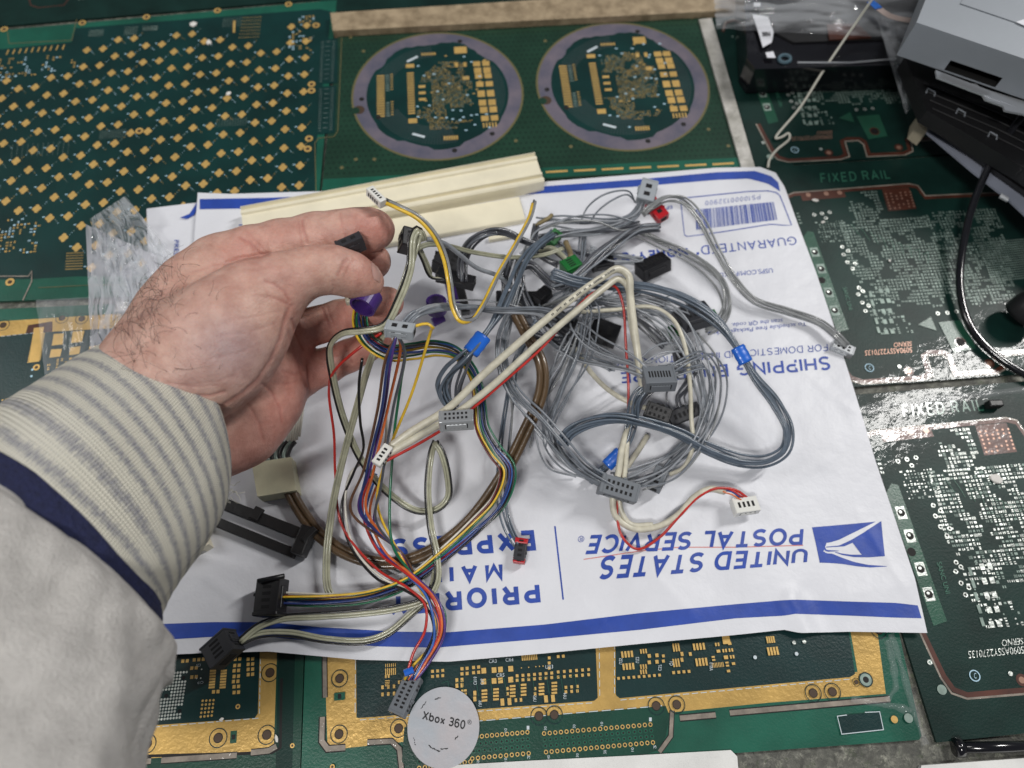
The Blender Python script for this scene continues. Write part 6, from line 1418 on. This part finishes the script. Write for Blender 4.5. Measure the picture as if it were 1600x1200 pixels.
t = thing('wire_harness', 'dark grey S-shaped bundle passing beneath the cream cables in the middle', 'wire harness', P(880, 440, 30), GH)
bundle(t, [(1030, 356, 26), (1000, 358, 30), (968, 374, 34), (930, 404, 38), (898, 434, 40), (868, 446, 40), (848, 430, 40), (828, 414, 42), (812, 420, 42), (814, 450, 40), (832, 492, 38)], W_('wdark', .85, 6), 2.5, 51, jit=.2)
bundle(t, [(1028, 352, 28), (994, 356, 32), (960, 378, 36), (922, 410, 39), (892, 436, 41), (862, 448, 40)], W_('wgrey', .8, 3), 2.2, 53, jit=.3)
t = thing('wire_harness', 'tangled light grey wires fanning from the grey and red plug atop the heap', 'wire harness', P(950, 340, 20), GH)
bundle(t, [(1004, 312, 26), (994, 334, 24), (970, 350, 22), (930, 360, 22), (880, 362, 24), (840, 374, 28), (820, 400, 34)], W_('wlight', .65, 7), 3.6, 57, jit=.45, ends=(.4, 1.4))
bundle(t, [(1002, 318, 25), (986, 338, 23), (950, 348, 22), (910, 350, 22), (860, 346, 22), (840, 350, 22)], W_('wgrey', .65, 5), 3.8, 59, jit=.5, ends=(.4, 1.2))
bundle(t, [(992, 316, 26), (984, 300, 34), (966, 298, 38), (940, 306, 36), (918, 324, 30), (906, 350, 24)], W_('wgrey', .55), 0, 3); bundle(t, [(990, 312, 26), (980, 304, 30), (958, 312, 30), (934, 330, 26), (920, 350, 22)], W_('wgrey', .55), 0, 3)
bundle(t, [(1000, 352, 20), (940, 362, 20), (880, 366, 20), (842, 372, 22)], W_('wdark', .8, 4), 2.2, 61, jit=.3)
conn(t, 1011, 301, 28, 34, 26, 10, 74, M['plgrey'], 20, 0, 1, 2, name='grey_plug')
conn(t, 1026, 329, 22, 38, 20, 6, -50, M['pred'], 0, 10, 1, 2, name='red_plug')
conn(t, 1016, 318, 21, 26, 16, 8, -70, M['pblack'], 0, 10, 1, 2, name='black_plug')

t = thing('wire_harness', 'pale transparent-looking grey bundle arching right to the silver plug off the envelope edge', 'wire harness', P(1200, 480, 10), GH)
bundle(t, [(1004, 336, 24), (1020, 322, 28), (1044, 310, 30), (1068, 314, 28), (1090, 338, 24), (1116, 388, 18), (1146, 436, 13), (1180, 470, 10.5), (1230, 488, 10), (1280, 506, 10), (1304, 524, 11), (1322, 542, 9)], W_('wclear', .72, 6), 2.2, 63, jit=.25)
conn(t, 1316, 545, 7.5, 34, 18, 4.5, -24, M['psilver'], 0, -6, 2, 3, name='silver_plug')

t = thing('wire_harness', 'grey bundle ending in the large charcoal plug near the scan text, loop at its right', 'wire harness', P(1130, 470, 12), GH)
bundle(t, [(996, 362, 20), (1030, 378, 20), (1070, 396, 20), (1106, 420, 20), (1130, 450, 19), (1136, 480, 17), (1124, 506, 14), (1104, 518, 12)], W_('wclear', .68, 7), 3.2, 67, jit=.3)
bundle(t, [(1040, 470, 30), (1056, 476, 28), (1076, 484, 24)], W_('wlight', .55, 8), 4.2, 69, jit=.3)
conn(t, 1082, 496, 20, 56, 38, 8, 16, M['pcharcoal'], 0, -20, 2, 5, pins=True, name='charcoal_plug')
mb = MB(); 
conn(t, 1056, 516, 15, 22, 18, 5, 20, M['pgreen'], 0, 0, 1, 2, name='green_end'); conn(t, 1110, 494, 16, 16, 14, 5, 20, M['pgreen'], 0, 0, 1, 2, name='green_end')

t = thing('wire_harness', 'nest of thin light grey wires circling the right of the wide grey plug', 'wire harness', P(1090, 580, 15), GH)
bundle(t, [(940, 470, 30), (1000, 478, 32), (1046, 500, 32), (1076, 540, 30), (1096, 590, 26), (1104, 640, 20), (1090, 680, 16), (1050, 716, 14), (1000, 740, 14), (960, 752, 15)], W_('wlight', .62, 8), 5.5, 71, jit=.42)
bundle(t, [(1040, 582, 40), (1070, 570, 36), (1094, 566, 30), (1110, 590, 24), (1110, 630, 18), (1096, 668, 14), (1060, 710, 12), (1040, 730, 13)], W_('wgrey', .6, 6), 4.8, 73, jit=.42)
bundle(t, [(1006, 570, 40), (1030, 556, 36), (1056, 552, 32), (1082, 560, 26), (1076, 580, 24), (1050, 578, 26)], W_('wlight', .55, 4), 4.0, 79, jit=.5)
bundle(t, [(1062, 640, 16), (1058, 620, 18), (1072, 600, 20), (1080, 580, 22)], W_('wdark', .6, 7), 4.0, 83, jit=.4)
conn(t, 1066, 648, 15, 54, 22, 7, 22, M['pcharcoal'], 0, 12, 1, 5, name='charcoal_plug')

t = thing('wire_harness', 'knot of grey wires crammed into the black pin plug at the centre of the heap', 'wire harness', P(890, 500, 15), GH)
bundle(t, [(880, 500, 28), (900, 486, 34), (910, 474, 36), (920, 484, 34), (916, 510, 30), (904, 560, 28), (878, 620, 24), (858, 680, 20), (880, 722, 18), (920, 746, 18), (952, 758, 19)], W_('wgrey', .58, 6), 4.2, 87, jit=.5, ends=(1.2, .8))
bundle(t, [(912, 478, 34), (940, 472, 30), (970, 462, 26), (1000, 450, 22)], W_('wgrey', .7, 5), 2.8, 89, jit=.4)
bundle(t, [(832, 480, 30), (850, 516, 24), (880, 544, 18), (920, 556, 16), (960, 572, 20)], W_('wgrey', .65, 6), 4.4, 91, jit=.4)
bundle(t, [(916, 496, 30), (960, 492, 28), (1010, 486, 28), (1050, 490, 26)], W_('wgrey', .65, 4), 3.4, 93, jit=.4)
bundle(t, [(800, 404, 40), (790, 440, 38), (796, 480, 34), (826, 516, 28), (860, 530, 22), (900, 536, 18)], W_('wdark', .7, 5), 3.2, 111, jit=.35)
bundle(t, [(846, 372, 24), (880, 392, 22), (906, 420, 20), (900, 452, 18), (870, 468, 18), (840, 500, 18)], W_('wgrey', .65, 5), 3.4, 113, jit=.4)
bundle(t, [(912, 366, 18), (910, 400, 20), (902, 430, 22), (884, 462, 22)], W_('wgrey', .65, 5), 2.4, 115, jit=.3)
bundle(t, [(800, 480, 24), (826, 488, 22), (860, 482, 20), (900, 470, 18), (950, 478, 16), (1000, 500, 14), (1030, 530, 12)], W_('wclear', .65, 5), 3.6, 117, jit=.4)
bundle(t, [(960, 448, 24), (1000, 462, 20), (1040, 476, 18)], W_('wdark', .75, 5), 2.6, 119, jit=.3)
conn(t, 848, 462, 22, 26, 18, 6, 40, M['pblack'], 0, -10, 1, 3, name='black_plug'); conn(t, 926, 466, 24, 34, 16, 6, -8, M['pgrey'], 0, 10, 1, 4, name='grey_plug'); conn(t, 1070, 556, 18, 34, 18, 6, 6, M['pcharcoal'], 0, 8, 1, 4, name='charcoal_plug')
bundle(t, [(870, 440, 22), (900, 452, 20), (930, 462, 22), (960, 476, 20), (1000, 500, 18), (1040, 540, 16)], W_('wdark', .62, 5), 3.4, 131, jit=.4)
conn(t, 886, 511, 24, 66, 30, 7, -34, M['pcharcoal'], 0, -12, 2, 6, pins=True, name='black_pin_plug')
conn(t, 944, 520, 12, 44, 34, 7, -20, M['pblack'], 0, 0, 1, 2, latch=False, end=False, name='black_cover')

t = thing('wire_harness', 'thin grey wires dropping from the centre down to the red and grey plug over EXPRESS', 'wire harness', P(800, 800, 10), GH)
bundle(t, [(838, 500, 40), (824, 530, 34), (806, 560, 28), (796, 610, 22), (788, 670, 18), (784, 730, 16), (784, 780, 14), (792, 820, 13), (808, 852, 13)], W_('wslate', .62, 4), 1.8, 95, jit=.45)
conn(t, 813, 861, 11, 32, 18, 5, 262, M['pcharcoal'], 0, 4, 1, 3, name='dark_plug')
conn(t, 815, 846, 12, 8, 20, 4.6, 262, M['pred'], 0, 4, 1, 1, end=False, latch=False, name='red_end'); conn(t, 811, 877, 11, 7, 19, 4.4, 262, M['pred'], 0, 4, 1, 1, end=False, latch=False, name='red_end')

t = thing('wire_harness', 'grey wires with a black ridged plug lying below the GUARANTEED line', 'wire harness', P(1020, 415, 10), GH)
bundle(t, [(920, 392, 20), (950, 402, 16), (980, 404, 14), (1004, 408, 14)], W_('wlight', .62, 7), 3.6, 97, jit=.35)
conn(t, 1020, 417, 13, 50, 28, 8, 24, M['pblack'], 0, -22, 1, 6, name='black_plug')
t = thing('wire_harness', 'green plug on tan and black wires in the upper middle of the heap', 'wire harness', P(890, 410, 30))
bundle(t, [(842, 392, 32), (862, 388, 34), (876, 396, 36), (888, 408, 38)], [(M['wolive'], 1.4), (M['wblack'], 1.2)], 1.6, 3); bundle(t, [(838, 394, 30), (852, 404, 30), (872, 412, 30)], W_('wdark', .9, 5), 2.2, 4)
bundle(t, [(884, 378, 30), (890, 392, 32), (892, 402, 36)], [(mat('tan_tape', (.22, .17, .09), .5), 1.6)], 0, 2)
conn(t, 892, 417, 38, 28, 24, 7, 26, M['pgreen'], 0, -10, 4, 1, latch=True, name='green_plug')
t = thing('wire_harness', 'second green plug half buried among the dark wires behind the first', 'wire harness', P(865, 372, 20))
conn(t, 864, 374, 24, 26, 18, 7, 50, M['pgreen'], 0, 10, 1, 3, name='green_plug'); bundle(t, [(870, 380, 22), (890, 392, 20), (920, 398, 18)], W_('wdark', .8, 5), 2.2, 5)
bundle(t, [(838, 352, 26), (858, 340, 26), (862, 336, 25)], [(mat('tan_wire', (.24, .19, .09), .5), 1.2)], 0, 3); bundle(t, [(838, 352, 26), (834, 380, 28), (840, 400, 30)], W_('wdark', .8, 4), 2.0, 9)
t = thing('connector_block', 'flat black connector lying behind the slate bundle, right of the yellow wire', 'connector', P(812, 465, 10))
conn(t, 812, 468, 13, 74, 20, 7, 0, M['pblack'], 0, 0, 1, 6, name='body')
t = thing('connector_block', 'small black and blue connector under the cream cable bend', 'connector', P(940, 410, 10))
conn(t, 940, 408, 14, 34, 24, 7, 10, M['pblack'], 0, 0, 1, 4, name='body'); conn(t, 928, 400, 17, 10, 8, 3, 10, M['bluetape'], n=1, rows=1, end=False, latch=False, name='blue_insert')

# held between the fingers
t = thing('connector_block', 'small black plug pinched between the index fingertip and the thumb', 'connector', P(549, 383, 118))
conn(t, 548, 384, 116, 42, 18, 7, 24, M['pcharcoal'], 0, -16, 1, 2, name='body')
def ringtube(parent, c, r, wid, ang, m, name, tilt=0):
    ca = P(*c); a = (P(c[0]+10*math.cos(math.radians(ang)), c[1]-10*math.sin(math.radians(ang)), c[2])-ca).normalized(); a = (a+Vector((0, 0, tilt))).normalized(); b = a.cross(Vector((0, 0, 1))).normalized(); n_ = a.cross(b)
    mb = MB(); k = 28; prof = [(-wid/2, r), (wid/2, r), (wid/2, r*.82), (-wid/2, r*.82)]; pts = []
    for i in range(k):
        t_ = 2*math.pi*i/k
        for x, rr in prof: pts.append(ca+(a*x+(b*math.cos(t_)+n_*math.sin(t_))*rr)*.001)
    mb.mesh(pts, [(i*4+j, i*4+(j+1) % 4, ((i+1) % k)*4+(j+1) % 4, ((i+1) % k)*4+j) for i in range(k) for j in range(4)], m); mb.build(name, parent, smooth=False)
t = thing('cable_clip', 'purple clip gripped below the thumb tip with coloured wires passing through it', 'clip', P(572, 468, 96))
ringtube(t, (572, 470, 106), 5.6, 7.5, 62, M['ppurple'], 'purple_ring', -.15)
conn(t, 549, 468, 97, 18, 14, 3, 10, M['wcream'], 0, 0, 1, 1, end=False, latch=False, name='cream_tab')
t = thing('cable_clip', 'hollow purple ring clip on a purple strip behind the yellow wire', 'clip', P(684, 480, 20))
ringtube(t, (682, 478, 34), 5.4, 7, 80, M['ppurple'], 'purple_ring', 3.5)
mb = MB(); pbox(mb, P(702, 424, 22), P(714, 478, 18), 8, 5, M['ppurple']); pbox(mb, P(716, 440, 20), P(728, 490, 16), 5, 7, M['pblack']); pbox(mb, P(682, 494, 18), P(688, 506, 16), 7, 4, M['ppurple']); mb.build('purple_strip', t)
# loose single strands through the grey nest, each a wire of the nest harness
t = thing('wire_harness', 'loose single grey strands straggling over the left half of the round nest', 'wire harness', P(880, 600, 12), GH)
LS = [[(905, 500, 30), (880, 560, 34), (846, 620, 30), (838, 680, 22), (856, 730, 14), (900, 745, 10)], [(912, 500, 30), (900, 560, 32), (880, 610, 28), (862, 660, 24), (852, 700, 18)], [(906, 505, 30), (896, 540, 30), (868, 600, 24), (842, 640, 16), (828, 700, 12)],
      [(1000, 760, 16), (1040, 738, 24), (1076, 700, 26), (1100, 650, 24), (1112, 590, 20), (1096, 540, 18)], [(990, 762, 16), (1050, 750, 24), (1090, 706, 26), (1114, 640, 22), (1118, 580, 16)], [(1004, 766, 16), (1060, 744, 20), (1104, 690, 22), (1124, 630, 18), (1120, 560, 14), (1090, 520, 14)],
      [(930, 470, 30), (980, 470, 34), (1040, 490, 34), (1082, 540, 30), (1098, 610, 24), (1080, 690, 20), (1044, 728, 16)], [(918, 520, 26), (950, 560, 24), (1000, 574, 30), (1050, 586, 30), (1086, 572, 24)], [(790, 500, 36), (788, 560, 30), (800, 640, 22), (796, 700, 16), (790, 760, 12)],
      [(820, 430, 40), (800, 500, 40), (792, 580, 36), (814, 640, 30), (850, 690, 26)], [(860, 350, 26), (900, 338, 30), (950, 336, 32), (990, 346, 28)], [(842, 360, 28), (880, 348, 34), (930, 346, 30), (972, 360, 24), (1010, 350, 20)],
      [(700, 470, 40), (760, 470, 60), (820, 482, 56), (870, 500, 40)], [(970, 490, 28), (1020, 486, 34), (1064, 516, 32), (1092, 580, 26), (1106, 660, 18)]]
for q, px in enumerate(LS): bundle(t, px, [(M[('wlight', 'wgrey', 'wclear')[q % 3]], .5)], 0, q)
